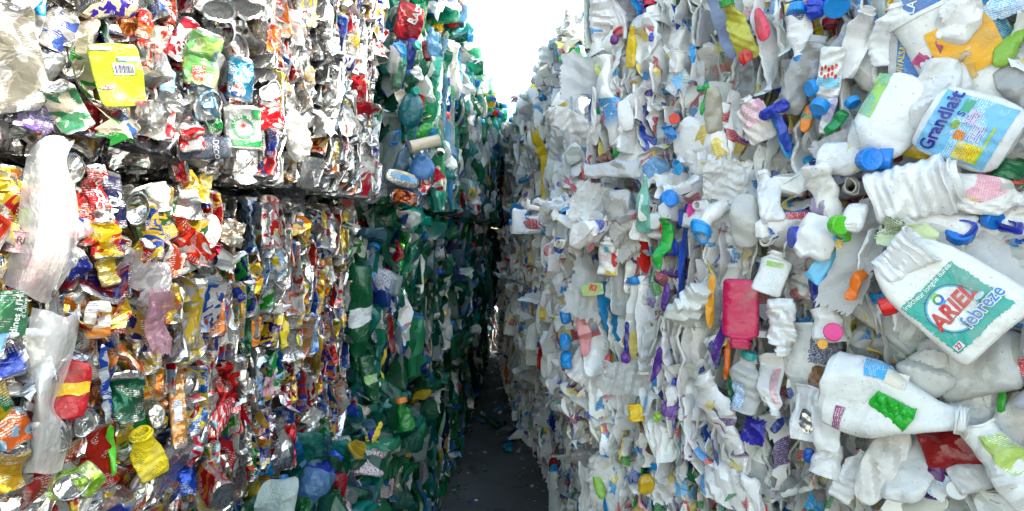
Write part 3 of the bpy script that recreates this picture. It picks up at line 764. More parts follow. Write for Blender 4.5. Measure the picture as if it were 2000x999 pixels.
can_end('open can end showing a cream bowl inside a green and silver side', 268, 408, 42, 66, 5, (.10, .28, .16), SILVER, False, .06, lidcol=(.74, .72, .60), dish=.6, off=.04, **K)
can('red can with a yellow fold in the upper middle of the lower can bale', 204, 466, 52, 80, -8, (.58, .025, .02), YELLOW, .4, off=.03, **K)
can('bright yellow twisted can below the red can with the yellow fold', 208, 528, 34, 66, -14, (.70, .50, .02), (.75, .55, .05), .35, **K)
can('dark blue can with silver stripes peeking out below the milky film', 141, 516, 56, 50, 60, (.02, .03, .26), SILVER, .45, bend=.1, **K)
can('yellow bent can with a red and silver end', 276, 494, 32, 62, 30, (.70, .50, .03), RED, .35, **K)
bottle('white plastic bottle neck poking out above the crushed silver tray', 314, 386, 40, 58, 158, (.72, .72, .70), .7, .55, .4, mat='hdpe', off=.05, **K)
tub('crushed silver foil tray in the upper middle of the lower can bale', 365, 388, 58, 80, 175, (.72, .72, .70), .5, .3, mat='metal', name='foil_tray', cat='tray', crease=1.3, **K)
can('small red can under the overhang of the upper bale', 350, 333, 42, 30, 70, (.50, .012, .018), RED, .5, **K)
can('yellow and orange printed can just under the overhang', 370, 352, 34, 40, -20, (.74, .45, .03), ORANGE, .4, **K)
can('pale yellow tin standing upright right of the foil tray', 398, 364, 28, 66, 3, (.70, .60, .16), YELLOW, .35, **K)
blob('white leaf shaped tin flap glaring in the sun', 414, 452, 32, 66, 2, (.80, .80, .78), .12, 1.8, mat='metal', pr=1, col2=WHITE, name='tin_flap', cat='tin', crease=.4, **K)
sheet('beige crumpled tin square right of the white tin flap', 456, 454, 42, 54, 14, (.45, .41, .32), 'metal', GOLD, .5, 0, .9, .4, 'tin_square', 'tin', **K)
sheet('pale grey crumpled paper square below the beige tin square', 446, 506, 42, 46, 20, (.60, .61, .62), 'hdpe', WHITE, 0, 0, 1.2, .5, 'paper_scrap', 'paper', **K)
x = can('yellow can with orange printing in the middle of the bale', 336, 594, 34, 76, -6, (.74, .52, .03), ORANGE, .4, bend=.15, off=.04, **K)
sheet('pink cellophane crumpled beside the yellow and orange can', 303, 626, 42, 130, -2, (.66, .34, .44), 'pet', PINK, 0, .35, 1.3, .5, 'cellophane', 'film', off=.04, **K)
x = can('red and white can at the left edge behind the milky film', 9, 430, 38, 110, 2, (.58, .03, .05), WHITE, .4, **K)
x = can('orange can with yellow letters at the left edge', 12, 356, 34, 66, 10, (.60, .20, .02), YELLOW, .4, bend=.1, **K)
lettering(x, 'XUA', .1, .5, .022, (.75, .62, .05), 100, bold=.02)
x = tub('pinkish round tin with black letters near the left edge', 42, 470, 70, 44, 6, (.66, .38, .38), .7, .1, mat='metal', pr=.8, col2=PINK, name='round_tin', cat='tin', parts=True, crease=.3, fine=.3, bend=0, off=.06, **K)
lettering(x, 'RILLE', .18, .55, .0115, (.03, .02, .02), -6, bold=.02)
can_end('red round lid low at the left edge', 10, 490, 34, 48, 0, (.50, .02, .03), WHITE, False, .04, lidcol=(.50, .05, .06), mat='metal', **K)
can('green and white striped can under the milky film at the left', 43, 425, 30, 46, 12, (.20, .45, .06), WHITE, .5, **K)
x = blob('dark green rounded sardine tin with white lettering at the left edge', 22, 614, 52, 96, 6, (.008, .20, .07), .35, 5, mat='metal', pr=.9, col2=(.008, .20, .07), name='sardine_tin', cat='tin', parts=True, bend=0, crease=.25, fine=.25, off=.07, **K)
lettering(x, "Sardines à l'Huile", .15, .52, .0112, (.78, .80, .78), 86, bold=.01)
lettering(x, "d'Olive", .58, .62, .0085, (.78, .80, .78), 86)
patch(x, -.3, .5, .04, .16, (.62, .68, .74), RED, 0, shape='disc', name='badge')
can('yellow and sky blue twisted can under the sardine tin', 55, 660, 34, 88, 14, (.66, .60, .08), LBLUE, .3, bend=.6, off=.04, **K)
can('red and silver crushed can at the left edge, below the twisted can', 10, 744, 44, 70, -6, (.50, .03, .03), SILVER, .4, **K)
x = can('orange can with a pale blue swirl at the left edge', 22, 836, 56, 74, -12, (.72, .14, .02), (.30, .55, .75), .5, bend=.2, off=.05, **K)
can('golden orange crumpled can at the bottom left corner', 18, 910, 50, 96, 0, (.66, .36, .02), (.70, .50, .03), .45, crease=1.4, off=.04, **K)
x = blob('white and orange foil lid with a barcode right of the clear film', 192, 626, 48, 74, 4, (.75, .74, .70), .2, 4, mat='label', pr=1, col2=LAV, name='peeled_foil', cat='foil', parts=True, crease=.5, off=.05, **K)
patch(x, -.9, .9, .06, .30, (.72, .24, .02), WHITE, 0, name='orange_band')
for i in range(9): build('barcode_bar', x.sh.patch(-.2 + i * .075, -.17 + i * .075, .50, .78, (.12, .10, .30, 0), (0, 0, 0, 0), .002, 4), 'label', x.root)
x = blob('red packet with a yellow band behind the clear film', 140, 762, 58, 112, 10, (.42, .008, .015), .2, 4, mat='label', pr=.3, col2=RED, name='red_packet', cat='packet', parts=True, crease=.6, off=.05, **K)
patch(x, -.95, .95, .42, .62, (.76, .52, .02), ORANGE, .3, name='yellow_band')
can_end('silver can lid with a tab on dark red, below the red packet', 166, 826, 44, 58, 12, (.30, .01, .02), RED, True, .04, off=.05, **K)
can_end('lime green can lying with its dull silver end facing out', 140, 950, 66, 52, 4, (.25, .50, .03), (.45, .65, .05), False, .08, dish=.25, off=.06, **K)
can('lime green side of a can curled over the dull silver end', 168, 938, 60, 46, 62, (.28, .55, .03), (.5, .7, .1), .5, off=.05, **K)
x = bottle('bright yellow flattened pack with two lobes near the bottom', 286, 884, 54, 112, -18, (.78, .62, .01), .22, .62, .45, mat='label', col2=(.25, .20, .01), pr=1, name='yellow_pack', cat='packet', off=.06, crease=.5, **K)
can('dark green flattened can in the lower left of the bale', 250, 776, 50, 92, -6, (.006, .12, .06), DGREEN, .3, crease=1.3, off=.04, **K)
strip('long blue and white striped tin edge running down beside the green can', 206, 752, 15, 168, -5, (.55, .62, .72), .3, mat='metal', pr=1, col2=BLUE, name='tin_edge', cat='tin', bend=.1, **K)
x = can('long orange brown can edge with a barcode in the lower middle', 347, 790, 27, 170, 3, (.55, .24, .06), (.55, .30, .12), .4, bend=.05, crease=.4, off=.05, **K)
patch(x, -.5, .5, .30, .56, (.66, .64, .62), BLUE, 1, name='barcode_panel')
strip('long red and white can edge right of the orange brown one', 384, 838, 22, 156, 6, (.52, .02, .03), .35, mat='metal', pr=1, col2=(.5, .55, .65), name='tin_edge', cat='tin', bend=.1, off=.04, **K)
can('amber can pressed flat above the copper end', 306, 752, 30, 66, 0, (.60, .30, .03), ORANGE, .3, **K)
can_end('copper coloured can end under the amber can', 306, 812, 30, 52, 0, (.5, .26, .08), GOLD, True, .04, lidcol=(.62, .38, .20), off=.04, **K)
can_end('thin oval silver lid ring standing out at the bottom', 283, 958, 42, 72, 14, SILVER, WHITE, False, .03, dish=.3, off=.06, **K)
strip('thin bright green ribbon trailing near the bottom left', 216, 874, 13, 110, -4, (.10, .55, .03), .2, mat='hdpe', name='plastic_ribbon', cat='ribbon', bend=.5, **K)
strip('pale blue printed can edge in the middle of the lower can bale', 448, 664, 22, 120, 6, (.42, .56, .74), .3, mat='metal', pr=1, col2=WHITE, name='tin_edge', cat='tin', bend=.15, **K)
strip('orange tag standing out beside a dark green panel', 497, 648, 19, 62, 3, (.78, .25, .02), .25, 5, mat='label', pr=1, col2=BROWN, name='orange_tag', cat='tag', **K)
can('dark green panel left of the orange tag', 480, 650, 24, 92, 0, (.008, .09, .04), DGREEN, .3, **K)
x = bottle('yellow crushed bottle on the right side of the lower can bale', 549, 636, 30, 86, 176, (.66, .52, .02), .35, .4, .55, mat='hdpe', off=.04, **K)
strip('olive yellow tin flap below the yellow crushed bottle', 578, 692, 24, 84, 4, (.42, .42, .03), .2, 2.2, mat='metal', pr=1, name='tin_flap', cat='tin', **K)
sheet('pale pink rag stuck below the orange tag', 523, 752, 24, 44, 0, (.58, .38, .46), 'hdpe', PINK, .3, 0, 1.0, .4, 'pink_rag', 'rag', **K)
can('glossy red can low on the right side of the bale', 563, 870, 28, 86, 8, (.58, .012, .015), RED, .4, crease=.7, off=.045, **K)
sheet('grey torn tin triangle near the bottom of the bale', 515, 812, 44, 62, 32, (.34, .34, .35), 'metal', MAGENTA, .3, 0, .5, .5, 'tin_triangle', 'tin', ragged=.2, off=.03, **K)
sheet('small grey square of tin near the right bottom corner', 610, 814, 30, 34, 40, (.38, .38, .36), 'metal', SILVER, .4, 0, .3, .2, 'tin_square', 'tin', **K)
can('red can with a white emblem panel in the centre of the bale', 462, 742, 26, 62, 14, (.55, .015, .02), WHITE, .3, **K)
x = can('white paper cup crushed flat with a red dot at the top right corner', 681, 404, 34, 56, -6, (.70, .68, .64), (.68, .66, .62), .5, off=.05, name='paper_cup', **K)
patch(x, -.8, .5, .45, .8, (.55, .05, .03), WHITE, 0, shape='disc', name='red_dot')
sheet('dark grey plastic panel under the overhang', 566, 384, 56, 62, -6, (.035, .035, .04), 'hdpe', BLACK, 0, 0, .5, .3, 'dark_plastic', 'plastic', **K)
wire('long beige bale wire bowed down the face of the lower can bale', [(516, 430, .03), (552, 478, .05), (568, 520, .06), (556, 570, .06), (538, 606, .05), (534, 650, .02)], .0022, (.62, .56, .44), 'L_mid_can')
wire('beige wire loop sticking out at the bottom of the lower can bale', [(506, 968, .02), (512, 946, .05), (530, 934, .07), (550, 936, .08), (564, 954, .08), (570, 978, .06), (556, 974, .06), (540, 954, .05), (526, 942, .03)], .0026, (.66, .60, .50), 'L_mid_can')

# ================= green bottle bales (left)
K = dict(key='L_up_g1')
E = dict(off=.0)
def on_end(key, px, py, off=.0):
    """depth key for things on the end of a bale that faces the camera"""
    b = BALES[key]; d = ray(px, py); o = np.array([*b.P, 0]); s = ((o - CAM) @ -b.t) / (d @ -b.t); p0, _ = hit(px, py, key)
    return Exact(float(np.linalg.norm(p0 - CAM) - s * np.linalg.norm(d)) + off)
def G(px, py, off=.03): return dict(key='L_up_g1', off=on_end('L_up_g1', px, py, off))
x = blob('ruby red crushed bottle base with white letters at the top', 797, 44, 56, 72, 10, (.34, .006, .012), .7, 3.2, mat='pet', tl=.15, parts=True, crease=.6, **G(797, 44, .04))
patch(x, -.7, .75, .62, .90, (.55, .02, .03), WHITE, 0, name='label')
lettering(x, 'BAD', -.05, .76, .030, (.82, .82, .82), 84, bold=.03)
bottle('clear blue bottle wedged under the ruby bottle base', 783, 82, 22, 48, 24, (.10, .20, .48), .6, .4, .6, mat='pet', tl=.4, **G(783, 82))
cap('teal green cap right of the clear blue bottle', 815, 89, 17, (.01, .28, .20), 20, -30, **G(815, 89, .05))
bottle('pale blue crumpled bottle below the small red bottle', 846, 82, 26, 54, -12, (.16, .40, .62), .6, .4, .6, mat='pet', tl=.4, **G(846, 82))
strip('dark red crumpled bottle right of the teal cap', 833, 100, 16, 40, -18, (.25, .006, .012), .5, mat='pet', tl=.1, name='crushed_bottle', cat='bottle', **G(833, 100))
bottle('deep blue bottle with a blue cap in the middle of the bale end', 803, 108, 18, 62, 178, (.03, .05, .34), .7, .5, .6, mat='pet', cap=(.02, .14, .62), tl=.2, **G(803, 108))
bottle('pale green bottle with torn paper, left on the bale end', 780, 136, 20, 72, 4, (.12, .34, .20), .6, .4, .6, mat='pet', tl=.4, **G(780, 136))
cap('teal cap low in the middle of the bale end', 812, 178, 16, (.01, .26, .20), 10, -10, **G(812, 178, .05))
sheet('white torn label curled under the blue capped bottle', 818, 142, 28, 22, 40, (.74, .74, .72), 'label', NAVY, 1, 0, 1, .7, 'torn_label', 'label', **G(818, 142, .05))
sheet('cream torn label with purple print on the bale end', 786, 198, 44, 22, 64, (.68, .60, .50), 'label', PURPLE, 1, 0, 1, .4, 'torn_label', 'label', **G(786, 198, .04))
blob('big teal blue bottle crumpled low on the bale end', 803, 216, 50, 66, 8, (.01, .20, .24), .7, 2.6, mat='pet', tl=.3, **G(803, 216))
strip('bright green crumpled wrapper above the beige tube', 825, 256, 20, 36, 36, (.03, .42, .04), .4, mat='pet', tl=.1, name='green_wrapper', cat='wrapper', **G(825, 256, .05))
x = shell_thing('cardboard_tube', 'tube', 'beige cardboard tube sticking out of the bale end', 829, 281, 26, 60, 72, prof_tub(16, .95, .02), (.52, .45, .33), 'label', nu=28, crease=.1, fine=.15, bend=0, twist=0, **G(829, 281, .09))
bottle('clear bottle with a blue cap beside the beige tube', 786, 314, 24, 66, 20, (.10, .20, .28), .7, .5, .6, mat='pet', cap=(.01, .10, .58), tl=.4, **G(788, 308, .05))
blob('blue clear crumpled bottle under the beige tube', 827, 326, 44, 56, 20, (.06, .26, .60), .7, 2.4, mat='pet', tl=.3, crease=1.3, **G(827, 326, .05))
x = blob('flat oval tin with a blue and yellow label at the bottom corner', 786, 350, 30, 70, 104, (.70, .66, .52), .35, 3, mat='metal', pr=.3, name='oval_tin', cat='tin', parts=True, crease=.2, fine=.2, bend=0, **G(786, 350, .09))
patch(x, -.6, .1, .12, .9, (.10, .35, .68), WHITE, 1, name='label'); patch(x, -.95, -.62, .2, .8, (.72, .58, .25), BLUE, 1, name='label')
sheet('red crumpled packet right of the flat oval tin', 831, 361, 22, 34, 10, (.58, .015, .02), 'metal', WHITE, 1, 0, 1.3, .5, 'red_packet', 'packet', **G(831, 361, .06))
can('dark red can lying in the gap under the flat oval tin', 791, 386, 26, 54, 100, (.22, .02, .03), ORANGE, .5, **G(791, 386, .03))
blob('small bright red bottle end on the sunlit side of the green bale', 871, 230, 12, 24, 0, (.55, .01, .015), .6, mat='hdpe', off=.03, **K)
strip('maroon bottle edge below the bright red bottle end', 902, 250, 12, 26, 0, (.22, .01, .02), .4, mat='pet', tl=.1, name='crushed_bottle', cat='bottle', off=.03, key='L_up_g1')
K = dict(key='L_mid_g1')
def G(px, py, off=.03): return dict(key='L_mid_g1', off=on_end('L_mid_g1', px, py, off))
x = bottle('large glossy green bottle with a white label band, next to the cans', 702, 622, 46, 200, 180, (.004, .15, .055), .75, .55, .72, mat='pet', tl=.15, crease=.6, bend=.05, **G(702, 622, .06))
patch(x, -.95, .95, .40, .56, (.68, .72, .74), GREY, 1, shape='torn', name='label')
x = bottle('green bottle with a pale green label band under the big green bottle', 722, 742, 30, 96, 172, (.004, .13, .04), .8, .5, .6, mat='pet', tl=.15, crease=.4, bend=.1, **G(722, 742, .06))
patch(x, -.95, .95, .40, .58, (.25, .48, .16), WHITE, 1, name='label')
sheet('crumpled white and brown paper on the lower corner of the green bale', 700, 806, 40, 34, 40, (.58, .50, .42), 'label', BROWN, .3, 0, 1.3, .5, 'paper_scrap', 'paper', **G(700, 806, .03))
bottle('clear bottle with a white ring cap in the middle green bale', 761, 522, 24, 62, 4, (.08, .16, .20), .7, .55, .6, mat='pet', cap=(.62, .62, .60), tl=.4, off=.03, **K)
strip('bright lime green strip in the middle green bale', 781, 492, 12, 84, 4, (.06, .42, .03), .3, mat='pet', tl=.1, off=.03, **K)
cap('orange yellow disc on the middle green bale', 871, 434, 22, (.66, .38, .03), 0, 0, .3, off=.04, key='L_mid_g1')
sheet('white crumpled paper in the middle green bale', 817, 554, 20, 44, -6, (.70, .70, .68), 'hdpe', WHITE, 0, 0, 1.4, .5, 'paper_scrap', 'paper', off=.04, **K)
strip('dark red bottle edge in the middle green bale', 761, 652, 16, 84, -4, (.30, .008, .012), .4, mat='pet', tl=.1, name='crushed_bottle', cat='bottle', off=.04, **K)
strip('yellow ribbon hanging left of the dark red bottle edge', 748, 706, 9, 84, 4, (.66, .46, .04), .3, mat='hdpe', off=.04, name='plastic_ribbon', cat='ribbon', **K)
strip('amber ribbon near the bottom of the middle green bale', 838, 660, 9, 74, 4, (.60, .40, .05), .3, mat='hdpe', off=.03, name='plastic_ribbon', cat='ribbon', **K)
blob('deep blue crumpled bottle end on the shaded green bale', 882, 610, 24, 36, 8, (.015, .04, .34), .6, mat='pet', tl=.15, off=.03, **K)
sheet('white bag corner with a green cap low on the middle green bale', 886, 566, 18, 34, 0, (.66, .66, .66), 'hdpe', GREEN, 0, 0, 1.2, .6, 'white_bag', 'bag', off=.03, **K)
K = dict(key='L_low_g1')
def T(px, py, dz=.03):
    """distance offset for things lying on top of a floor bale"""
    b = BALES['L_low_g1'] if py > 838 else BALES['L_low_g2']
    d = ray(px, py); s = (b.z1 + dz - CAM_Z) / d[2]; p0, _ = hit(px, py, b.key)
    return dict(key=b.key, off=Exact(np.linalg.norm(p0 - CAM) - s * np.linalg.norm(d)))
bottle('royal blue crumpled bottle lying on the low green bale', 640, 926, 40, 62, 35, (.015, .08, .48), .8, .5, .6, mat='pet', cap=(.01, .08, .52), tl=.25, **T(640, 926))
bottle('pale blue clear bottle with a bright blue cap at the bottom', 612, 962, 62, 84, -150, (.12, .30, .58), .8, .45, .55, mat='pet', cap=(.01, .16, .66), tl=.4, **T(612, 962, .04))
bottle('clear green bottle lying on top of the low green bale', 612, 920, 36, 74, 62, (.02, .18, .12), .8, .45, .6, mat='pet', tl=.35, **T(612, 920))
cap('navy blue cap on the corner of the low green bale', 729, 850, 20, (.02, .03, .28), 20, -40, **T(729, 850, .05))
cap('bright blue cap beside the navy cap on the low green bale', 741, 863, 15, (.01, .14, .56), 30, -10, key='L_low_g1', off=.05)
strip('yellow loop of plastic over the navy cap', 738, 844, 12, 44, 40, (.66, .48, .04), .25, mat='hdpe', bend=1.0, name='plastic_ribbon', cat='ribbon', **T(738, 846, .07))
strip('yellow plastic ribbon down the edge of the low green bale', 724, 878, 10, 62, -28, (.64, .44, .05), .25, mat='hdpe', bend=.5, name='plastic_ribbon', cat='ribbon', off=.04, **K)
x = bottle('red and gold crushed bottle near the bottom of the low green bale', 694, 966, 28, 84, -6, (.46, .02, .02), .6, .5, .6, mat='hdpe', pr=1, col2=GOLD, off=.05, **K)
strip('dark red plastic sliver right of the red and gold bottle', 725, 968, 14, 62, 0, (.32, .008, .012), .3, mat='hdpe', off=.03, **K)
strip('tall yellow and orange strip on the side of the low green bale', 780, 912, 12, 130, 3, (.62, .44, .06), .3, mat='hdpe', pr=.6, col2=ORANGE, off=.03, key='L_low_g2')
blob('bright lime bottle cap end near the bottom of the low green bale', 638, 984, 16, 20, 0, (.40, .55, .03), .8, mat='hdpe', off=.05, **K)
K = dict(key='L_low_g2')
bottle('green bottle with an orange cap on the corner of the second floor bale', 790, 812, 30, 58, -12, (.01, .32, .04), .7, .5, .6, mat='pet', cap=(.70, .16, .02), tl=.2, **T(790, 812, .06))
sheet('white crumpled paper on the second floor bale', 842, 770, 32, 62, 12, (.70, .70, .68), 'hdpe', WHITE, 0, 0, 1.4, .5, 'paper_scrap', 'paper', off=.04, **K)
sheet('torn white paper star right of the crumpled paper', 880, 748, 26, 38, 4, (.66, .66, .66), 'hdpe', WHITE, 0, 0, 1.4, .5, 'paper_scrap', 'paper', off=.04, ragged=.2, **K)
blob('crumpled clear bag on the side of the second floor bale', 816, 914, 44, 66, 10, (.26, .26, .27), .5, mat='pet', tl=.4, crease=1.5, name='clear_bag', cat='bag', off=.03, **K)
bottle('blue green crumpled bottle on the top edge of the second floor bale', 768, 790, 44, 70, 70, (.01, .20, .16), .8, .5, .6, mat='pet', tl=.3, **T(768, 790))
# ================= upper white bottle bale (right, top row)
K = dict(key='R_up_w1')
TR = dict(tl=.8)
x = tub('huge white round container with an orange and teal label, top right', 1886, 120, 170, 250, -20, (.74, .74, .72), .35, .1, n=2.8, crease=.2, fine=.3, bend=.1, parts=True, off=.03, tilt=0, yaw=0, **K)
patch(x, .05, .95, .42, .86, (.01, .16, .26), WHITE, .3, .0015, 20, name='teal_band')
patch(x, -.45, .72, .40, .82, (.74, .36, .01), YELLOW, .3, .003, 20, name='orange_label')
patch(x, -.62, .10, .36, .58, (.62, .36, .06), (.2, .1, .02), 1, .0045, 16, shape='torn', name='gold_scrap')
lettering(x, 'P', .80, .80, .018, (.75, .75, .78), 20, lift=.004, bold=.02)
x = blob('blue milk label sheet with a green panel, left of the white oval bottle base', 1797, 72, 96, 170, 5, (.05, .20, .54), .12, 7, mat='label', pr=1, col2=LBLUE, name='milk_label', cat='label sheet', parts=True, crease=.25, fine=.25, bend=.05, tilt=0, yaw=0, off=.05, **K)
patch(x, -.35, .75, .30, .58, (.10, .45, .14), WHITE, .3, shape='torn', name='green_panel')
lettering(x, 'LAIT', .1, .44, .024, (.80, .82, .80), 82, bold=.02, lift=.003)
lettering(x, 'LAIT', -.35, .88, .020, (.80, .82, .84), 82, bold=.01, lift=.003)
lettering(x, 'VIVALSAVEL', -.55, .33, .013, (.78, .60, .03), 86, bold=.01, lift=.003)
patch(x, -1.0, -.72, .02, .95, (.45, .46, .46), GREY, 1, .002, name='silver_edge')
blob('oval ribbed white bottle base facing out at the top right', 1872, 40, 74, 96, 20, (.78, .78, .77), .4, 2.2, crease=.3, off=.10, **K)
x = blob('long milky bottle with a creased square base, between the domed jug and the white container', 1826, 190, 74, 150, 12, MILK, .45, 3.4, tl=.5, crease=.5, fine=.6, bend=.1, off=.08, **K)
blob('dusty translucent bottle shoulder behind the long milky bottle', 1858, 150, 56, 110, -18, MILK, .45, 2.6, tl=.6, off=.06, **K)
sheet('dull magenta torn label corner over the blue milk label', 1812, 108, 34, 52, 34, (.40, .04, .16), 'label', PINK, .5, 0, .6, .4, 'torn_label', 'label', off=.085, **K)
bottle('white crushed bottle with ribs, standing left of the blue milk label', 1740, 70, 62, 120, 10, (.76, .76, .76), .4, .4, .7, rib=.02, crease=.6, off=.06, **K)
x = blob('big milky jug end with a domed base and green printed edge', 1738, 232, 112, 168, 26, (.82, .83, .82), .5, 3.0, tl=.3, parts=True, crease=.35, fine=.35, bend=.1, off=.09, tilt=0, yaw=0, **K)
patch(x, -.95, -.55, .45, .95, (.30, .52, .10), SKY, 1, .0015, name='label')
x = blob('white jug with a large sky blue printed label, right of the domed jug', 1890, 254, 140, 160, -62, (.72, .73, .74), .42, 4.2, parts=True, crease=.18, fine=.4, bend=.0, bends=0, twist=0, tilt=0, yaw=-6, off=.10, **K)
patch(x, -.86, .86, .14, .90, (.16, .46, .74), (.72, .78, .84), .9, .0014, 60, name='label')
patch(x, -.78, -.30, .26, .50, (.78, .62, .02), (.40, .25, .02), 1, .0022, name='yellow_panel')
patch(x, -.80, .3, .235, .262, (.35, .55, .05), LIME, 0, .0026, name='green_edge')
patch(x, -.28, -.04, .48, .58, (.74, .30, .02), RED, 1, .0022, name='orange_panel')
patch(x, -.22, .25, .32, .46, (.62, .66, .76), BLUE, 1, .0022, name='text_panel')
patch(x, .18, .55, .44, .56, (.55, .52, .70), PURPLE, 1, .0022, name='barcode_panel')
patch(x, -.06, .20, .58, .66, (.16, .42, .06), YELLOW, .5, .0022, shape='disc', name='green_badge')
patch(x, .45, .78, .56, .66, (.03, .34, .20), SKY, .5, .0022, name='green_strip')
patch(x, -.58, -.34, .70, .82, (.35, .42, .66), WHITE, .5, .0022, shape='disc', name='crest')
lettering(x, 'Grandlait', .04, .775, .0290, (.02, .02, .26), 0, lift=.0042, bold=.025, sx=.92)
lettering(x, 's', .38, .64, .024, (.02, .04, .28), -10, lift=.0035)
x = sheet('milky plastic flap sweeping left under the domed jug', 1672, 276, 60, 170, 72, (.66, .67, .68), 'hdpe', SKY, 0, .8, .35, .5, 'plastic_flap', 'plastic', off=.06, **K)
x = bottle('white bottle lying with a big sky blue cap toward the right', 1660, 312, 62, 104, 96, (.72, .73, .75), .8, .5, .5, col2=PURPLE, pr=1, crease=.8, bend=.1, off=.10, cap=(.01, .20, .66), **K)
cap('big sky blue cap of the bottle lying under the domed jug', 1697, 312, 44, (.01, .20, .66), 32, -4, 1.0, off=.15, **K)
bottle('yellow green crushed bottle with a green top near the upper edge', 1444, 62, 40, 118, -18, (.50, .48, .06), .4, .5, .66, tl=.3, cap=(.02, .26, .04), off=.05, **K)
strip('coral red crushed bottle strip right of the yellow green bottle', 1486, 46, 24, 70, -12, (.70, .05, .10), .35, 2.6, off=.04, **K)
blob('shiny red lump below the yellow green bottle', 1456, 112, 26, 30, -12, (.58, .012, .015), .6, off=.05, **K)
bottle('grey see through bottle with faint print below the red lump', 1461, 166, 32, 84, 178, (.30, .30, .29), .4, .5, .6, mat='pet', tl=.4, pr=1, off=.04, **K)
x = bottle('white bottle with a pink printed label above the white flap', 1474, 232, 52, 92, -20, (.70, .66, .64), .4, .4, .75, col2=PINK, parts=True, off=.05, **K)
patch(x, -.7, .85, .40, .85, (.66, .34, .42), WHITE, 1, name='label')
strip('royal blue plastic band crossing behind the pink labelled bottle', 1514, 216, 26, 60, 70, (.03, .05, .46), .3, tl=.4, off=.06, **K)
strip('navy ribbon folded down from the royal blue band', 1530, 262, 17, 76, -12, (.02, .06, .40), .25, bend=.5, name='plastic_ribbon', cat='ribbon', off=.05, **K)
strip('pale periwinkle bottle edge running down from the top', 1410, 44, 30, 150, -14, (.30, .40, .66), .35, 3, off=.03, **K)
x = bottle('white bottle upside down with a sky blue cap and blue label', 1562, 62, 44, 110, 178, (.74, .75, .76), .6, .55, .6, col2=NAVY, pr=1, crease=.6, off=.05, cap=(.01, .22, .62), **K)
cap('sky blue cap at the top edge, left of the ultramarine cap', 1556, 20, 36, (.01, .22, .62), 0, 60, 1.0, off=.08, **K)
blob('ultramarine cap wrapped in blue film at the top edge', 1592, 16, 36, 44, 0, (.015, .05, .46), .7, name='film_wrapped_cap', cat='cap', crease=1.2, off=.08, **K)
cap('large sky blue lid at the top edge, right of the ultramarine cap', 1634, 14, 46, (.01, .24, .66), 10, 30, .5, off=.07, **K)
x = bottle('white bottle with red spotted print and a sky blue cap pointing down', 1618, 158, 44, 124, 192, (.74, .75, .75), .6, .6, .6, parts=True, crease=.7, off=.08, cap=(.01, .24, .66), **K)
patch(x, -.85, .85, .22, .42, (.72, .72, .70), RED, .2, name='label')
for i in range(10):
    q, w_ = -.7 + .3 * (i % 5), .25 + .09 * (i // 5) + .02 * (i % 3); build('red_spot', x.sh.patch(q, q + .24, w_, w_ + .06, (.55, .04, .02, 0), (0, 0, 0, 0), .0022, 6, 'disc'), 'label', x.root)
patch(x, -.9, .9, .42, .55, (.12, .48, .68), WHITE, .4, shape='torn', name='blue_label')
cap('sky blue cap at the lower end of the red spotted bottle', 1601, 208, 34, (.01, .24, .66), -20, 50, 1.0, off=.11, **K)
cap('sky blue cap half hidden left of the red spotted bottle', 1588, 172, 32, (.01, .26, .68), -50, 10, 1.0, off=.08, **K)
bottle('long grey translucent bottle slanting left of the blue caps', 1566, 148, 56, 150, 26, (.50, .50, .49), .4, .5, .6, tl=.8, crease=.5, off=.05, **K)
strip('slate grey folded bottle wall above the red spotted bottle', 1628, 92, 26, 140, 36, (.32, .33, .36), .3, 3, off=.06, **K)
bottle('white flattened bottle folded over itself right of the slate grey wall', 1672, 88, 42, 130, 20, (.76, .76, .76), .25, .5, .7, off=.06, **K)
strip('green and blue bottle bottoms tucked under the lavender sleeve', 1632, 240, 22, 60, 40, (.02, .28, .08), .5, off=.06, **K)
cap('sky blue cap left of the big domed jug', 1665, 200, 26, (.01, .25, .66), 30, 60, 1.0, off=.06, **K)
strip('pale lavender shrunken sleeve hanging by the green bottle bottoms', 1614, 226, 20, 74, 18, (.42, .38, .56), .4, pr=.6, col2=WHITE, off=.07, **K)
strip('orange and green printed wrapper strip left of the lavender sleeve', 1578, 232, 20, 54, 14, (.74, .22, .02), .3, pr=1, col2=GREEN, name='printed_wrapper', cat='wrapper', off=.06, **K)
bottle('bright yellow crushed bottle high on the left of the bale', 1234, 92, 21, 76, 8, (.74, .52, .02), .4, .5, .6, off=.04, **K)
cap('red disc in the lower left of the upper white bale', 1317, 232, 21, (.60, .03, .015), 10, 0, .5, off=.05, **K)
blob('purple bottle bottom near the upper left corner', 1200, 78, 17, 20, 0, (.16, .03, .20), .8, off=.05, **K)
strip('bright green pointed bottle sliver in the middle of the bale', 1380, 192, 15, 66, 18, (.03, .42, .06), .3, 2, off=.045, **K)
bottle('green tipped grey bottle left of the green sliver', 1369, 150, 17, 58, 178, (.34, .34, .33), .5, .6, .6, cap=(.02, .30, .06), off=.04, **K)
blob('beige translucent bottle bottom right of the green sliver', 1393, 216, 32, 92, 0, (.50, .46, .38), .4, 3.4, tl=.6, off=.045, **K)
tub('white cup with a dark open mouth above the small printed label', 1322, 122, 34, 40, 10, (.72, .72, .70), .8, .2, name='plastic_cup', cat='cup', off=.05, **K)
x = sheet('small blue and yellow label with navy letters under the open cup', 1330, 156, 32, 24, -30, (.16, .40, .64), 'label', YELLOW, 1, 0, .3, .2, 'torn_label', 'label', off=.06, **K)
sheet('large smooth white plastic sheet at the left edge against the sky', 1134, 150, 80, 84, 10, (.72, .73, .74), 'hdpe', SKY, 0, .6, .45, .3, 'plastic_sheet', 'sheet', off=.05, **K)
bottle('long grey flattened jug jutting out to the left edge', 1116, 240, 40, 116, -62, (.60, .60, .60), .22, .6, .8, rib=.015, crease=.5, off=.10, **K)
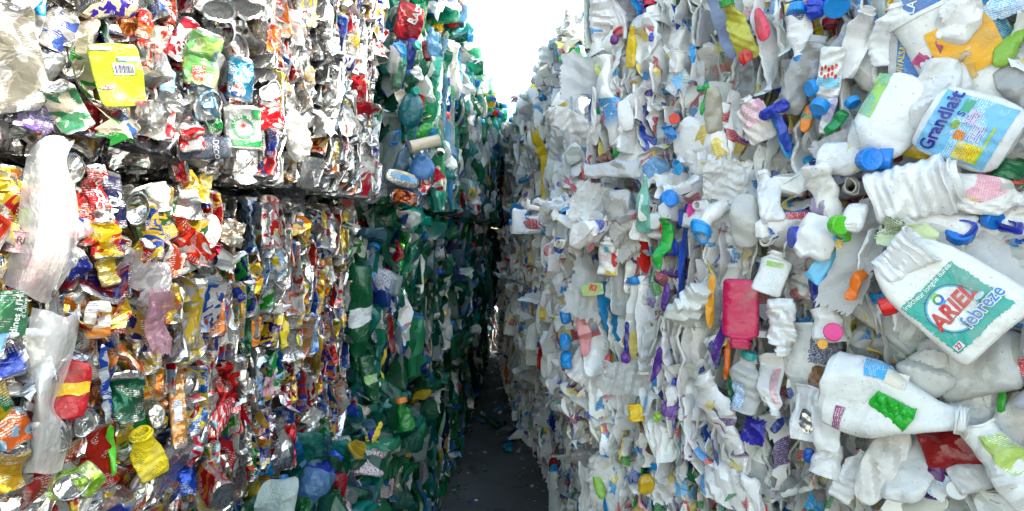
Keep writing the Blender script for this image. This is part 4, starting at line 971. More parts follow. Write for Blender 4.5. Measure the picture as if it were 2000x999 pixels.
strip('white flattened tray standing on edge left of the white pillow', 1160, 216, 15, 90, 4, (.72, .70, .68), .3, 3, name='flattened_tray', cat='tray', off=.05, **K)
blob('white pillow shaped bottle low on the left of the bale', 1222, 226, 30, 62, -8, (.74, .74, .73), .4, 2.6, off=.05, **K)
strip('sky blue bottle edge hanging from the cup in the upper middle', 1353, 106, 11, 36, 0, (.01, .30, .68), .4, off=.04, **K)
blob('navy capped bottle bottom in the upper middle', 1274, 74, 14, 18, 0, (.05, .07, .46), .8, off=.04, **K)
sheet('sky blue folded strip right of the red disc', 1308, 258, 18, 34, -20, (.01, .22, .62), 'hdpe', BLUE, 0, .2, 1, .8, 'plastic_ribbon', 'ribbon', off=.05, **K)
tub('brown open jar lying in the gap between the rows', 1185, 312, 30, 28, 70, (.13, .06, .035), .9, .1, name='brown_jar', cat='jar', off=.05, **K)
strip('green ring of plastic beside the brown jar', 1206, 292, 13, 34, 30, (.02, .26, .06), .4, bend=.7, off=.05, **K)
sheet('teal and red torn milk carton piece low on the left of the bale', 1172, 128, 20, 40, 8, (.60, .64, .20), 'label', SKY, 1, 0, 1, .4, 'torn_label', 'label', off=.04, **K)
x = strip('lime green bottle in the top right corner', 1974, 72, 40, 118, 12, (.26, .48, .05), .5, 2.6, tl=.4, name='crushed_bottle', cat='bottle', off=.05, **K)
sheet('white and blue printed label at the top right corner', 1962, 12, 90, 42, -4, (.55, .64, .70), 'label', SKY, 1, 0, .7, .3, 'torn_label', 'label', off=.07, **K)
blob('yellow bottle wall behind the lime green bottle', 1942, 50, 40, 90, 0, (.66, .48, .03), .4, off=.0, **K)
bottle('translucent grey bottle at the right edge below the lime bottle', 1984, 170, 44, 110, 160, (.50, .50, .49), .4, .5, .6, tl=.8, off=.04, **K)
tub('yellow plastic tray under the blue labelled jug', 1800, 292, 40, 100, 108, (.74, .52, .02), .5, .05, name='yellow_tray', cat='tray', off=.04, **K)

# ================= middle white bottle bale (right)
K = dict(key='R_mid_w1')
# the detergent jug: slanting shoulders, square foot, screen printed label
py_ = np.array([0, 0, .015, .05, .2, .4, .55, .68, .8, .9, .96, 1.0, 1.0])
pw_ = np.array([.03, .80, .93, 1.0, 1.0, .985, .96, .90, .78, .62, .48, .40, .03])
def prof_det():
    y = np.concatenate([py_[:3], np.linspace(.05, .96, 26), py_[-2:]]); w = np.interp(y, py_[1:-1], pw_[1:-1]); w[0] = w[-1] = .03
    return y, w, w * .34, ['body'] * len(y)
x = shell_thing('detergent_jug', 'jug', 'big white detergent jug with a teal label, tilted left beside the red cap', 1838, 567, 172, 240, -50, prof_det(), (.74, .73, .69), 'hdpe', n=5.0, crease=.22, fine=.34, bend=0, bends=0, twist=0, nu=48, parts=True, tilt=0, yaw=4, off=.15, **K)
lb = patch(x, -.86, .64, .10, .60, (.03, .36, .30), (.10, .50, .42), 0, .0014, 60, shape='torn', name='label')
def flat(nm, piece): return build(nm, piece, 'label', lb)
def disc(nm, k, a, lift): return flat(nm, x.sh.patch(-.17 - .54 * k, -.17 + .54 * k, .355 - .185 * k, .355 + .185 * k, (*a, 0), (0, 0, 0, 0), lift, 24, 'disc'))
disc('dark_rim', 1, (.01, .13, .20), .0024); disc('blue_rim', .95, (.10, .42, .55), .0030); disc('white_disc', .88, (.74, .76, .75), .0036)
gx, gy = -.20, .465
flat('globe_emblem', x.sh.ring(gx, gy, .0048, .0088, 20, 200, (.03, .34, .06, 0), .0046))
flat('globe_emblem', x.sh.ring(gx, gy, .0048, .0088, 200, 380, (.02, .12, .46, 0), .0046))
flat('globe_emblem', x.sh.ring(gx, gy, .0072, .0112, 60, 130, (.30, .55, .10, 0), .0048))
flat('globe_emblem', x.sh.ring(gx, gy, .0072, .0112, 240, 310, (.05, .30, .60, 0), .0048))
def ink(txt, *a, **k):
    o = x.sh.text(txt, *a, **k); o.parent = lb; return o
ink('ARIEL', -.16, .350, .0350, (.58, .02, .025), 3, bold=.035, shear=.18, lift=.0052, sx=.92)
ink('febreze', .22, .225, .0275, (.78, .82, .84), 4, bold=.06, lift=.0052, sx=.88)
ink('febreze', .22, .225, .0275, (.03, .20, .50), 4, bold=.01, lift=.0062, sx=.88)
flat('green_line', x.sh.patch(-.50, .18, .296, .303, (.01, .16, .10, 0), (0, 0, 0, 0), .0046, 12))
ink('fraîcheur longue durée', -.14, .575, .0108, (.78, .82, .80), 2, bold=.008, lift=.0046)
flat('wash_count_box', x.sh.patch(-.80, -.60, .115, .165, (.72, .74, .74, 0), (0, 0, 0, 0), .003, 8))
ink('27', -.70, .138, .0105, (.45, .03, .05), 0, bold=.03, lift=.0046)
flat('foam_emblem', x.sh.patch(.26, .48, .27, .31, (.40, .66, .72, 0), (0, 0, 0, 0), .0056, 10, 'disc'))
# other things
x = start(1752, 593, 38, 58, 68, 0.17, tilt=0, yaw=0, **K); x.M = mat4(x.R, x.p, (0, -x.L / 2, 0))
rr = x.L / 2
pc = lathe([.0005, rr * .52, rr * .60, rr * .62, rr * .62, rr * .50, rr * .46, rr * .44, rr * .38, .0005], [0, 0, .002, .006, rr * .75, rr * .9, rr * 1.3, rr * 1.75, rr * 1.85, rr * 1.85], (.60, .008, .010, 0), (0, 0, 0, 0), 36, .012)
pc.v = pc.v[:, [0, 2, 1]]; pc.f = pc.f[:, ::-1]
o = build('pouring_cap', pc, 'hdpe'); o.matrix_world = x.M; tag(o, 'glossy red pouring cap at the left edge of the detergent jug', 'cap')
tub('white crumpled ribbed cup covering the neck of the detergent jug', 1764, 505, 84, 92, 48, (.76, .76, .77), .6, .3, name='plastic_cup', cat='cup', crease=.6, bend=.3, off=.17, **K)
x = sheet('torn green and yellow bottle sleeve above the crumpled ribbed cup', 1770, 462, 90, 60, 20, (.50, .58, .34), 'label', NAVY, 1, 0, .9, .4, 'torn_sleeve', 'label', off=.15, **K)
bottle('big white ribbed bottle lying on its side above the detergent jug', 1786, 372, 112, 150, 76, (.78, .78, .78), .6, .6, .85, rib=.035, nribs=8, crease=.45, bend=.15, m=40, off=.10, **K)
x = bottle('flat white bottle with a washed out label, right of the ribbed bottle', 1916, 380, 70, 140, 106, (.74, .73, .71), .3, .4, .75, col2=PINK, pr=1, crease=.5, off=.08, **K)
cap('sky blue rounded cap above the detergent jug', 1875, 455, 48, (.01, .16, .58), 10, -35, .9, off=.06, **K)
cap('blue cap in the shade right of the rounded blue cap', 1938, 430, 36, (.01, .17, .58), 40, 20, 1.0, off=.04, **K)
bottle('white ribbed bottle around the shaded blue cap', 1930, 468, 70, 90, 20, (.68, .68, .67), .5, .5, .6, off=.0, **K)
tub('dark green ring of a cut bottle at the right edge', 1972, 330, 52, 40, 20, (.01, .13, .05), .8, .0, name='plastic_ring', cat='ring', off=.04, **K)
strip('dark red plastic piece behind the flat white bottle', 1958, 364, 22, 70, 70, (.50, .03, .015), .3, off=.04, **K)
x = bottle('slim white bottle hanging down to a bright green cap', 1614, 384, 48, 150, 162, (.74, .73, .71), .45, .5, .6, crease=.7, cap=(.10, .50, .02), off=.10, **K)
cap('bright green cap at the lower end of the slim white bottle', 1638, 440, 38, (.10, .52, .03), 42, 4, .9, off=.15, **K)
blob('smooth white bottle base touching the bright green cap', 1668, 424, 42, 62, 10, (.78, .78, .79), .6, 2.4, crease=.3, fine=.3, off=.13, **K)
x = blob('white bottle base with a navy cap on its left side', 1592, 466, 76, 88, 12, (.76, .76, .77), .6, 2.8, crease=.5, off=.10, **K)
cap('navy blue cap seen from the side, left of the white bottle base', 1550, 464, 42, (.03, .06, .46), -62, 0, .7, off=.12, **K)
blob('lavender grey cup bottom above the navy capped bottle', 1602, 402, 36, 40, 0, (.32, .28, .40), .7, 2.4, off=.09, **K)
x = bottle('sky blue and yellow printed bottle below the bright green cap', 1618, 500, 40, 110, 30, (.14, .46, .70), .4, .4, .75, col2=YELLOW, pr=1, off=.07, **K)
strip('navy blue bottle edge curving below the sky blue printed bottle', 1594, 572, 22, 110, -16, (.012, .025, .20), .4, bend=.3, off=.06, **K)
strip('bright orange plastic tongue left of the crumpled cup', 1671, 556, 22, 68, 28, (.80, .17, .01), .4, off=.12, **K)
sheet('long milky translucent strip slanting down beside the orange tongue', 1674, 500, 74, 230, 22, (.60, .60, .59), 'hdpe', SKY, 0, .8, .3, .5, 'plastic_strip', 'plastic strip', off=.08, **K)
x = cap('hot pink cap set in a white bottle mouth', 1627, 649, 34, (.68, .02, .20), 8, -10, .7, off=.12, **K)
tub('white crumpled bottle mouth around the hot pink cap', 1616, 634, 66, 62, 170, (.74, .73, .70), .9, .3, crease=.8, off=.05, **K)
x = sheet('dark label with an orange slice below the hot pink cap', 1612, 688, 56, 50, 6, (.02, .02, .07), 'label', WHITE, .5, 0, .4, .3, 'torn_label', 'label', off=.08, **K)
cap('printed orange slice on the dark label', 1606, 673, 18, (.74, .34, .02), 0, 0, .1, off=.12, name='orange_slice', cat='print', **K)
blob('brown plastic pack tucked below the dark label', 1602, 742, 40, 52, 10, (.26, .12, .04), .4, 4, name='brown_pack', cat='packet', off=.04, **K)
x = shell_thing('magenta_bottle', 'bottle', 'bright magenta square bottle standing upside down in the middle of the bale', 1447, 612, 66, 132, 180, prof_bottle(26, .45, .55, .80), (.50, .005, .075), 'hdpe', n=4.5, crease=.25, fine=.45, bend=.05, twist=.05, parts=True, tl=.1, tilt=0, yaw=0, off=.09, **K)
add_cap(x, (.52, .008, .09), r=.016, h=.008, name='flat_cap')
blob('egg shaped milky bottle base upper left of the magenta bottle', 1455, 432, 58, 112, 0, (.62, .62, .59), .6, 2.2, tl=.6, crease=.25, fine=.3, off=.07, **K)
bottle('white bottle with an open neck, right of the egg shaped base', 1500, 382, 42, 110, -14, (.76, .77, .78), .5, .5, .65, off=.07, **K)
sheet('crumpled white film at the top of the middle white bale', 1418, 352, 84, 84, 10, (.72, .72, .71), 'hdpe', SKY, 0, .6, 1.1, .5, 'crumpled_film', 'film', off=.05, **K)
cap('sky blue domed cap in the upper left of the middle white bale', 1307, 389, 34, (.01, .20, .62), 30, -20, .9, off=.06, **K)
bottle('turquoise flattened bottle pointing up at the top of the bale', 1256, 400, 30, 112, 2, (.22, .55, .46), .35, .3, .45, tl=.5, parts=False, off=.07, **K)
strip('bright green curved bottle in the left half of the bale', 1300, 468, 25, 120, 12, (.02, .40, .06), .5, 2.4, name='crushed_bottle', cat='bottle', bend=.3, off=.06, **K)
strip('red V shaped plastic edge right of the green curved bottle', 1366, 436, 12, 46, 40, (.55, .01, .03), .3, bend=.5, off=.06, **K)
strip('pink crushed edge above the red V shaped piece', 1349, 414, 13, 40, -8, (.70, .04, .28), .3, off=.05, **K)
strip('red plastic corner left of the green curved bottle', 1296, 440, 14, 34, 10, (.58, .012, .02), .4, off=.05, **K)
strip('purple diamond shaped sliver below the green curved bottle', 1299, 580, 17, 60, 4, (.10, .025, .22), .35, 1.7, off=.055, **K)
strip('orange yellow strip left of the magenta bottle', 1388, 590, 16, 110, 4, (.78, .34, .015), .3, off=.055, **K)
strip('royal purple strap below left of the magenta bottle', 1408, 656, 15, 110, 16, (.09, .025, .26), .3, off=.06, **K)
strip('orange red tube hanging under the magenta bottle', 1421, 704, 11, 84, 6, (.66, .13, .01), .6, name='plastic_tube', cat='tube', off=.055, **K)
x = bottle('white bottle with a red badge and a yellow stripe on its foot', 1190, 500, 42, 76, 4, (.74, .72, .68), .4, .4, .8, parts=True, crease=.6, off=.06, **K)
patch(x, .4, .95, .22, .62, (.55, .02, .03), WHITE, 0, shape='disc', name='red_badge')
patch(x, -.1, .9, .03, .12, (.74, .52, .03), WHITE, 0, name='yellow_stripe')
patch(x, -.6, .1, .40, .56, (.72, .70, .68), RED, 1, name='text_panel')
patch(x, -.3, .2, .60, .78, (.05, .38, .48), WHITE, 0, shape='torn', name='teal_mark')
x = sheet('grey milky bag with a red and green print on the left of the bale', 1150, 562, 80, 120, 12, (.50, .50, .48), 'hdpe', LIME, 0, .7, .5, .3, 'milky_bag', 'bag', off=.06, **K)
x2 = shell_thing('printed_patch', 'print', 'red and green printed patch on the grey milky bag', 1157, 566, 44, 26, -8, prof_pillow(10, .05, 6), (.42, .48, .16), 'label', col2=GREEN, pr=1, n=6, crease=.1, fine=.1, bend=0, twist=0, parts=True, tilt=0, yaw=0, off=.10, foot=0, **K)
lettering(x2, 'KI', .1, .62, .022, (.60, .02, .02), -22, bold=.05, lift=.002)
sheet('large white crumpled jug wall at the top left of the middle bale', 1152, 398, 74, 82, 20, (.74, .74, .73), 'hdpe', PINK, .4, .5, .5, .3, 'jug_wall', 'plastic', off=.05, **K)
blob('milky translucent bottle wall right of the white jug wall', 1205, 402, 58, 66, -6, (.60, .60, .58), .35, 3.4, tl=.7, off=.05, **K)
sheet('beige milky flap below the milky bottle wall', 1220, 470, 50, 80, -14, (.52, .50, .45), 'hdpe', SKY, 0, .7, .6, .4, 'plastic_flap', 'plastic', off=.05, **K)
tub('grey oval tray lying flat in the gap between the two white bales', 1196, 332, 34, 112, 92, (.46, .47, .48), .5, .0, name='grey_tray', cat='tray', crease=.4, off=.05, **K)
for lab, px, py, sz in (('sky blue bottle end, topmost of three at the left corner of the bale', 1104, 618, 22), ('sky blue bottle end, middle of three at the left corner of the bale', 1104, 668, 24), ('sky blue bottle end, lowest of three at the left corner of the bale', 1106, 704, 24)):
    blob(lab, px, py, sz, sz * 1.5, -6, (.01, .26, .68), .8, group='blue bottle ends at the corner', off=.04, **K)
strip('dusty pink plastic strip in the left part of the bale', 1142, 652, 26, 80, -4, (.62, .26, .26), .25, off=.055, **K)
strip('navy fold of plastic in the left middle of the bale', 1224, 660, 11, 62, -2, (.025, .03, .24), .3, off=.05, **K)
blob('purple bottle corner under the navy fold', 1222, 698, 19, 24, 0, (.12, .03, .26), .6, off=.05, **K)
sheet('milky translucent sheet spread across the lower left of the bale', 1232, 738, 98, 64, -4, (.54, .54, .52), 'hdpe', SKY, 0, .8, .5, .3, 'plastic_sheet', 'sheet', off=.055, **K)
strip('purple curved strip right of the milky sheet', 1286, 710, 14, 76, 16, (.07, .02, .22), .3, 2, bend=.4, off=.05, **K)
blob('red pointed plastic corner left of the milky sheet', 1185, 706, 14, 30, 6, (.58, .02, .02), .5, 1.8, off=.05, **K)
tub('bright yellow ribbed tub bottom near the lower edge of the bale', 1243, 806, 34, 32, 170, (.74, .48, .01), .8, .1, name='yellow_tub', off=.05, **K)
sheet('purple torn label triangle right of the yellow tub bottom', 1308, 800, 30, 32, 12, (.14, .05, .26), 'hdpe', PURPLE, 0, 0, .4, .3, 'torn_label', 'label', ragged=.2, off=.05, **K)
strip('lime green leaf shaped piece right of the yellow tub bottom', 1284, 814, 13, 26, 8, (.30, .52, .04), .3, 1.8, off=.05, **K)
bottle('white ribbed bottle standing right of the magenta bottle', 1527, 636, 50, 108, 176, (.74, .74, .73), .5, .6, .8, rib=.04, nribs=9, m=36, crease=.5, off=.06, **K)
x = bottle('white bottle with a green and blue recycling print, above the ribbed bottle', 1508, 534, 56, 84, 14, (.72, .73, .71), .4, .5, .8, col2=GREEN, parts=True, off=.06, **K)
patch(x, -.4, .6, .62, .74, (.25, .50, .10), WHITE, .5, name='green_print')
x = bottle('milky bottle with a teal cap and a blue printed label', 1455, 752, 46, 108, 2, (.56, .57, .56), .5, .45, .72, tl=.6, parts=True, cap=(.01, .30, .30), off=.06, **K)
patch(x, -.95, .2, .06, .50, (.20, .36, .58), WHITE, 1, name='label')
strip('dark green bottle sliver left of the milky teal capped bottle', 1428, 760, 12, 80, 2, (.008, .13, .045), .35, 2, off=.05, **K)
x = bottle('white bottle with a faded pink label strip in the lower middle', 1506, 752, 46, 126, 174, (.74, .72, .70), .3, .4, .75, col2=PINK, parts=True, off=.05, **K)
patch(x, -.8, -.2, .25, .8, (.62, .36, .38), WHITE, 1, name='label')
sheet('navy blue torn plastic lower left of the square white can', 1473, 842, 40, 50, 8, (.025, .02, .26), 'hdpe', BLUE, 0, 0, 1.1, .6, 'torn_plastic', 'plastic', off=.05, **K)
strip('navy strip slanting right of the navy torn plastic', 1520, 830, 14, 44, 40, (.02, .04, .20), .4, off=.05, **K)
x = shell_thing('square_can', 'container', 'white square container with a crumpled foil circle on its side', 1573, 806, 52, 104, 4, prof_tub(18, .7, .0), (.72, .72, .72), 'hdpe', n=5, crease=.35, fine=.5, bend=.05, parts=True, tilt=0, yaw=0, off=.07, **K)
build('foil_circle', x.sh.patch(-.35, .60, .16, .58, (*SILVER, 0), (*SILVER, 0), .002, 16, 'disc'), 'metal', x.root)
blob('folded white carton flap right of the foil circle', 1610, 820, 48, 118, -6, (.74, .74, .74), .2, 4.5, off=.10, crease=.4, **K)
x = bottle('huge milky bottle on its side with a white threaded neck pointing right', 1742, 786, 148, 236, 98, (.80, .81, .79), .5, .26, .42, tl=.35, parts=True, crease=.35, fine=.45, bend=.1, tilt=0, yaw=0, off=.12, **K)
patch(x, -.98, -.55, .28, .50, (.04, .34, .66), WHITE, .5, shape='torn', name='blue_label')
patch(x, -.9, -.5, .47, .60, (.66, .62, .52), GREY, .6, .002, shape='torn', name='label_scrap')
patch(x, .42, .98, .13, .19, (.24, .02, .14), WHITE, .6, .002, name='purple_band')
for i in range(3):
    e0 = x.sh.warp(np.array([[0, (.925 + .022 * i) * x.L, 0], [0, (.955 + .022 * i) * x.L, 0]])); ax = e0[1] - e0[0]; ax /= np.linalg.norm(ax)
    q = np.array(Vector((0, 0, 1)).rotation_difference(Vector(ax)).to_matrix()); r_ = x.sh.w[-3] * 1.02
    t = lathe([r_, r_ * 1.10, r_ * 1.10, r_], [0, .001, .0028, .004], (.76, .77, .77, 0), (0, 0, 0, 0), 28); t.v = t.v @ q.T + e0[0]; build('neck_thread', t, 'hdpe', x.root)
tub('bright green broken cap lying on the huge milky bottle', 1742, 800, 52, 70, 118, (.02, .40, .03), .5, .35, name='broken_cap', cat='cap', crease=1.7, fine=1.4, off=.17, **K)
blob('tall milky curved bottle wall below the huge milky bottle', 1776, 900, 84, 180, 10, (.74, .74, .72), .3, 3, tl=.4, crease=.4, fine=.4, off=.08, **K)
blob('leaf shaped white bottle half left of the milky curved wall', 1722, 912, 66, 170, 24, (.72, .70, .66), .3, 2.2, tl=.3, crease=.5, off=.10, **K)
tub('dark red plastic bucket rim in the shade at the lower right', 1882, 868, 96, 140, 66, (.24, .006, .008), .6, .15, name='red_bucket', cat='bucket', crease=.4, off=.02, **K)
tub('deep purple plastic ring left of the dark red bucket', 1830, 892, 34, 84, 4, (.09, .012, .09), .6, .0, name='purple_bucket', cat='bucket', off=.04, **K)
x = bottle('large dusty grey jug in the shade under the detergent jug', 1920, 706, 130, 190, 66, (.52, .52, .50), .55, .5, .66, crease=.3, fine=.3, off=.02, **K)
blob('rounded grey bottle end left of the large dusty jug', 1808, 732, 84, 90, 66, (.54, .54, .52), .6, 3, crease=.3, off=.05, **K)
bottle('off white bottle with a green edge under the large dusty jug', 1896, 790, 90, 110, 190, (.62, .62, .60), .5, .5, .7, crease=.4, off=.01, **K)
strip('green and orange edge of the off white bottle', 1956, 772, 14, 74, 2, (.05, .36, .04), .4, off=.04, pr=1, col2=ORANGE, **K)
x = tub('flattened white cup with a green label in the bottom right corner', 1972, 912, 92, 170, -38, (.72, .72, .70), .4, .2, name='plastic_cup', cat='cup', parts=True, crease=.4, bend=.1, off=.10, **K)
patch(x, -.1, .85, .45, .85, (.40, .55, .12), WHITE, 1, name='label')
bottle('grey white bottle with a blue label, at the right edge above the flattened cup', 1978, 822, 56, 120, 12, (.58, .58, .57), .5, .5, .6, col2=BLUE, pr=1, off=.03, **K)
cap('round white cap facing out at the bottom right', 1868, 958, 34, (.60, .60, .58), 0, -6, .8, off=.06, **K)
bottle('small grey bottle lying right of the round white cap', 1906, 930, 54, 84, 60, (.54, .54, .53), .6, .5, .6, off=.04, **K)
sheet('white label scrap with a sky blue stripe left of the round white cap', 1832, 946, 44, 52, 20, (.58, .60, .60), 'label', SKY, 1, 0, .8, .4, 'torn_label', 'label', off=.05, **K)
x = tub('white crumpled yoghurt cup below the square container', 1616, 896, 60, 64, 190, (.74, .74, .73), .8, .2, name='plastic_cup', cat='cup', crease=.9, off=.07, **K)
blob('blue half cap left of the crumpled yoghurt cup', 1580, 890, 20, 28, 10, (.01, .10, .48), .7, name='bottle_cap', cat='cap', off=.06, **K)
bottle('white bottle lying with its pleated end out, right of the yoghurt cup', 1662, 930, 42, 110, 24, (.70, .70, .70), .4, .5, .7, rib=.03, off=.06, **K)
strip('red plastic corner right of the yoghurt cup', 1705, 902, 20, 30, 0, (.58, .012, .015), .5, off=.05, **K)
K = dict(key='R_low_w1')
x = blob('mustard yellow lump in the lowest white bale', 1262, 945, 32, 42, 10, (.62, .40, .02), .6, 2.6, off=.05, **K)
blob('dark green bottle bottom in the lowest white bale', 1358, 928, 40, 30, 10, (.006, .09, .03), .7, off=.03, **K)
strip('light green crumpled bottle in the lowest white bale', 1170, 950, 19, 46, -24, (.24, .48, .05), .5, name='crushed_bottle', cat='bottle', off=.05, **K)
blob('blue plastic block at the bottom of the lowest white bale', 1442, 978, 34, 34, 30, (.01, .10, .52), .5, 4.5, name='plastic_block', cat='block', off=.06, **K)
strip('red and white torn wrapper at the bottom of the lowest white bale', 1480, 982, 22, 50, -40, (.62, .05, .03), .3, pr=1, col2=WHITE, name='torn_wrapper', cat='wrapper', off=.05, **K)
sheet('sky blue crumpled label in the lowest white bale', 1328, 948, 26, 36, -10, (.14, .36, .60), 'label', WHITE, .6, 0, .9, .4, 'torn_label', 'label', off=.05, **K)
sheet('smoky see through film over the blue block', 1500, 940, 110, 60, 0, (.40, .40, .40), 'film', GREY, 0, 0, .8, .3, 'clear_film', 'film', off=.07, **K)
sheet('cyan crumpled film at the bottom edge, right of the smoky film', 1600, 986, 44, 34, 20, (.03, .34, .64), 'hdpe', SKY, 0, .3, 1.2, .5, 'blue_film', 'film', off=.06, **K)
bottle('brown stained bottle lying in the gap above the lowest white bale', 1296, 882, 30, 70, 104, (.20, .11, .04), .6, .5, .6, mat='pet', tl=.2, off=.04, **K)

# ================= white bales further down the aisle
K = dict(key='R_up_w2')
sheet('long yellow plastic sheet hanging down the second upper white bale', 1068, 326, 19, 160, -3, (.72, .50, .02), 'hdpe', ORANGE, 0, .3, .7, .3, 'plastic_sheet', 'sheet', off=.05, **K)
strip('red bottle lying against the long yellow sheet', 1075, 346, 11, 44, 14, (.55, .02, .02), .4, pr=1, name='crushed_bottle', cat='bottle', off=.08, **K)
blob('yellow box at the left edge against the sky', 1046, 180, 30, 34, 6, (.72, .58, .03), .6, 4.5, name='yellow_box', cat='box', off=.05, **K)
sheet('round white lid with faint print on the second upper white bale', 1092, 282, 44, 62, 14, (.70, .71, .71), 'hdpe', LAV, .6, .3, .4, .2, 'round_disc', 'lid', off=.05, **K)
tub('white ribbed cup below the round white lid', 1095, 350, 34, 38, 30, (.72, .72, .71), .7, .2, name='plastic_cup', cat='cup', off=.05, **K)
blob('copper brown bottle end next to the sky', 1034, 272, 15, 28, -10, (.30, .12, .05), .6, off=.05, key='R_up_w2')
bottle('pale bottle sticking out into the sky above the yellow box', 1058, 160, 28, 40, -70, (.62, .66, .70), .6, .5, .6, off=.08, key='R_up_w2')
strip('red strip at the right of the ribbed cup', 1138, 336, 8, 40, 2, (.55, .02, .03), .4, off=.0, key='R_up_w2')
K = dict(key='R_mid_w2')
strip('orange strip on the shaded middle bale', 1042, 586, 11, 56, 0, (.62, .16, .02), .4, off=.04, **K)
blob('dark red folded tub on the shaded middle bale', 1064, 560, 20, 26, 12, (.20, .012, .012), .5, off=.04, **K)
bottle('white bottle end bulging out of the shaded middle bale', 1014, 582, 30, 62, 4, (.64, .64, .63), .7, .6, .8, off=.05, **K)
K = dict(key='R_low_w2')
bottle('white ribbed jug on the top edge of the floor bale', 1050, 710, 44, 84, 14, (.60, .60, .60), .6, .6, .8, rib=.03, off=.02, **K)
strip('navy curved bottle wall at the corner of the floor bale', 1084, 800, 20, 84, -6, (.012, .025, .20), .5, bend=.4, off=.06, **K)
blob('brown round bottle base at the corner of the floor bale', 1097, 884, 28, 40, 4, (.16, .08, .05), .7, off=.07, **K)
blob('red round bottle base below the brown one', 1086, 908, 30, 30, 0, (.40, .01, .01), .7, off=.07, **K)
strip('teal strip on the floor bale', 1062, 834, 10, 50, 0, (.01, .26, .20), .4, off=.05, **K)
strip('magenta scrap on the third floor bale', 1034, 676, 13, 24, -30, (.50, .02, .16), .4, off=.02, key='R_low_w2')

# ================= litter on the floor of the aisle
def floor_spot(px, py, h=.0):
    d = ray(px, py); s = (h - CAM_Z) / d[2]; return CAM + s * d
def litter(kind, label, cat, px, py, piece, mat, h=.0, rz=0):
    p = floor_spot(px, py, h); o = build(kind, piece, mat); o.location = p; o.rotation_euler = (0, 0, R(rz)); return tag(o, label, cat)
def lying(prof, L, hw, col, tl, seed, n=2.4):
    r = np.random.default_rng(seed); sh = Shell(prof, L, hw, Warp(r, L, .9, .9, .3, .2, 1), n, seed)
    p = sh.piece(24, (*col, 0), (*WHITE, tl)); p.v[:, 1] -= L / 2; p.v[:, 2] -= p.v[:, 2].min() - .002; return p
litter('crushed_bottle', 'turquoise crushed bottle lying alone on the asphalt', 'bottle', 993, 884, lying(prof_pillow(20, .7, 2.6), .085, .035, (.03, .30, .46), .3, 3), 'pet', rz=20)
litter('crushed_bottle', 'small clear blue bottle lying further back on the asphalt', 'bottle', 976, 806, lying(prof_bottle(18, .7, .4), .13, .022, (.16, .36, .60), .3, 5), 'pet', rz=-50)
litter('crushed_bottle', 'dark green bottle lying flat across the aisle floor', 'bottle', 962, 838, lying(prof_bottle(18, .5, .4), .20, .035, (.004, .09, .05), .2, 8), 'pet', rz=70)
litter('crushed_bottle', 'flat blue bottle by the left wall of the aisle', 'bottle', 945, 828, lying(prof_bottle(18, .4, .4), .18, .035, (.02, .12, .30), .3, 9), 'pet', rz=100)
def scrap(seed, w, h):
    r = np.random.default_rng(seed); p = sheet_piece(r, w, h, (.66, .66, .66, 0), (.6, .6, .6, 0), 8, 9, .5, .25, seed, .12); p.v[:, 2] -= p.v[:, 2].min() - .003; return p
for i, (px, py, w_, h_, lab) in enumerate(((957, 688, .16, .12, 'white paper scrap at the far end of the aisle floor'), (957, 704, .22, .09, 'wide white paper scrap lying nearest the far end of the aisle'), (1091, 992, .06, .05, 'small white scrap on the asphalt by the right bales'), (1003, 862, .03, .05, 'dark flat scrap beside the turquoise bottle'), (985, 836, .25, .10, 'grey flattened sheet on the floor by the right bales'))):
    p = scrap(40 + i, w_, h_)
    if i == 3: p.a[:, :3] = .02
    if i == 4: p.a[:, :3] = .22
    litter('paper_scrap', lab, 'litter', px, py, p, 'hdpe', rz=60 * i)

# crumbs of plastic and grit along the feet of the bales: nobody could count them
def floor_crumbs():
    r = np.random.default_rng(77); ps = []
    for k in range(420):
        y = r.uniform(2.2, 6.8); side = r.random() < .5
        xl = np.interp(y, [2, 3, 6.8], [-.40, -.36, -.30]); xr = np.interp(y, [2.1, 3.75, 6.7], [.33, .12, -.13])
        e = abs(r.normal()) * .07
        x = xl + e if side else xr - e
        if r.random() < .15: x = r.uniform(xl, xr)
        s = r.uniform(.004, .022); c = pick(r, PAL['milk'] if not side else PAL['pet'], .7)
        if r.random() < .35: c = (.10, .09, .08)
        p = sheet_piece(r, s, s * r.uniform(.7, 1.8), (*c, 0), (*c, 0), 4, 4, 1.2, .6, 0, .15)
        a = r.uniform(0, 6.28); q = np.array([[math.cos(a), -math.sin(a), 0], [math.sin(a), math.cos(a), 0], [0, 0, 1]])
        p.v = p.v @ q.T; p.v[:, 2] -= p.v[:, 2].min() - .002; p.v += np.array([x, y, 0]); ps.append(p)
    o = build('floor_litter', join(ps), 'hdpe'); o['kind'] = 'stuff'
floor_crumbs()
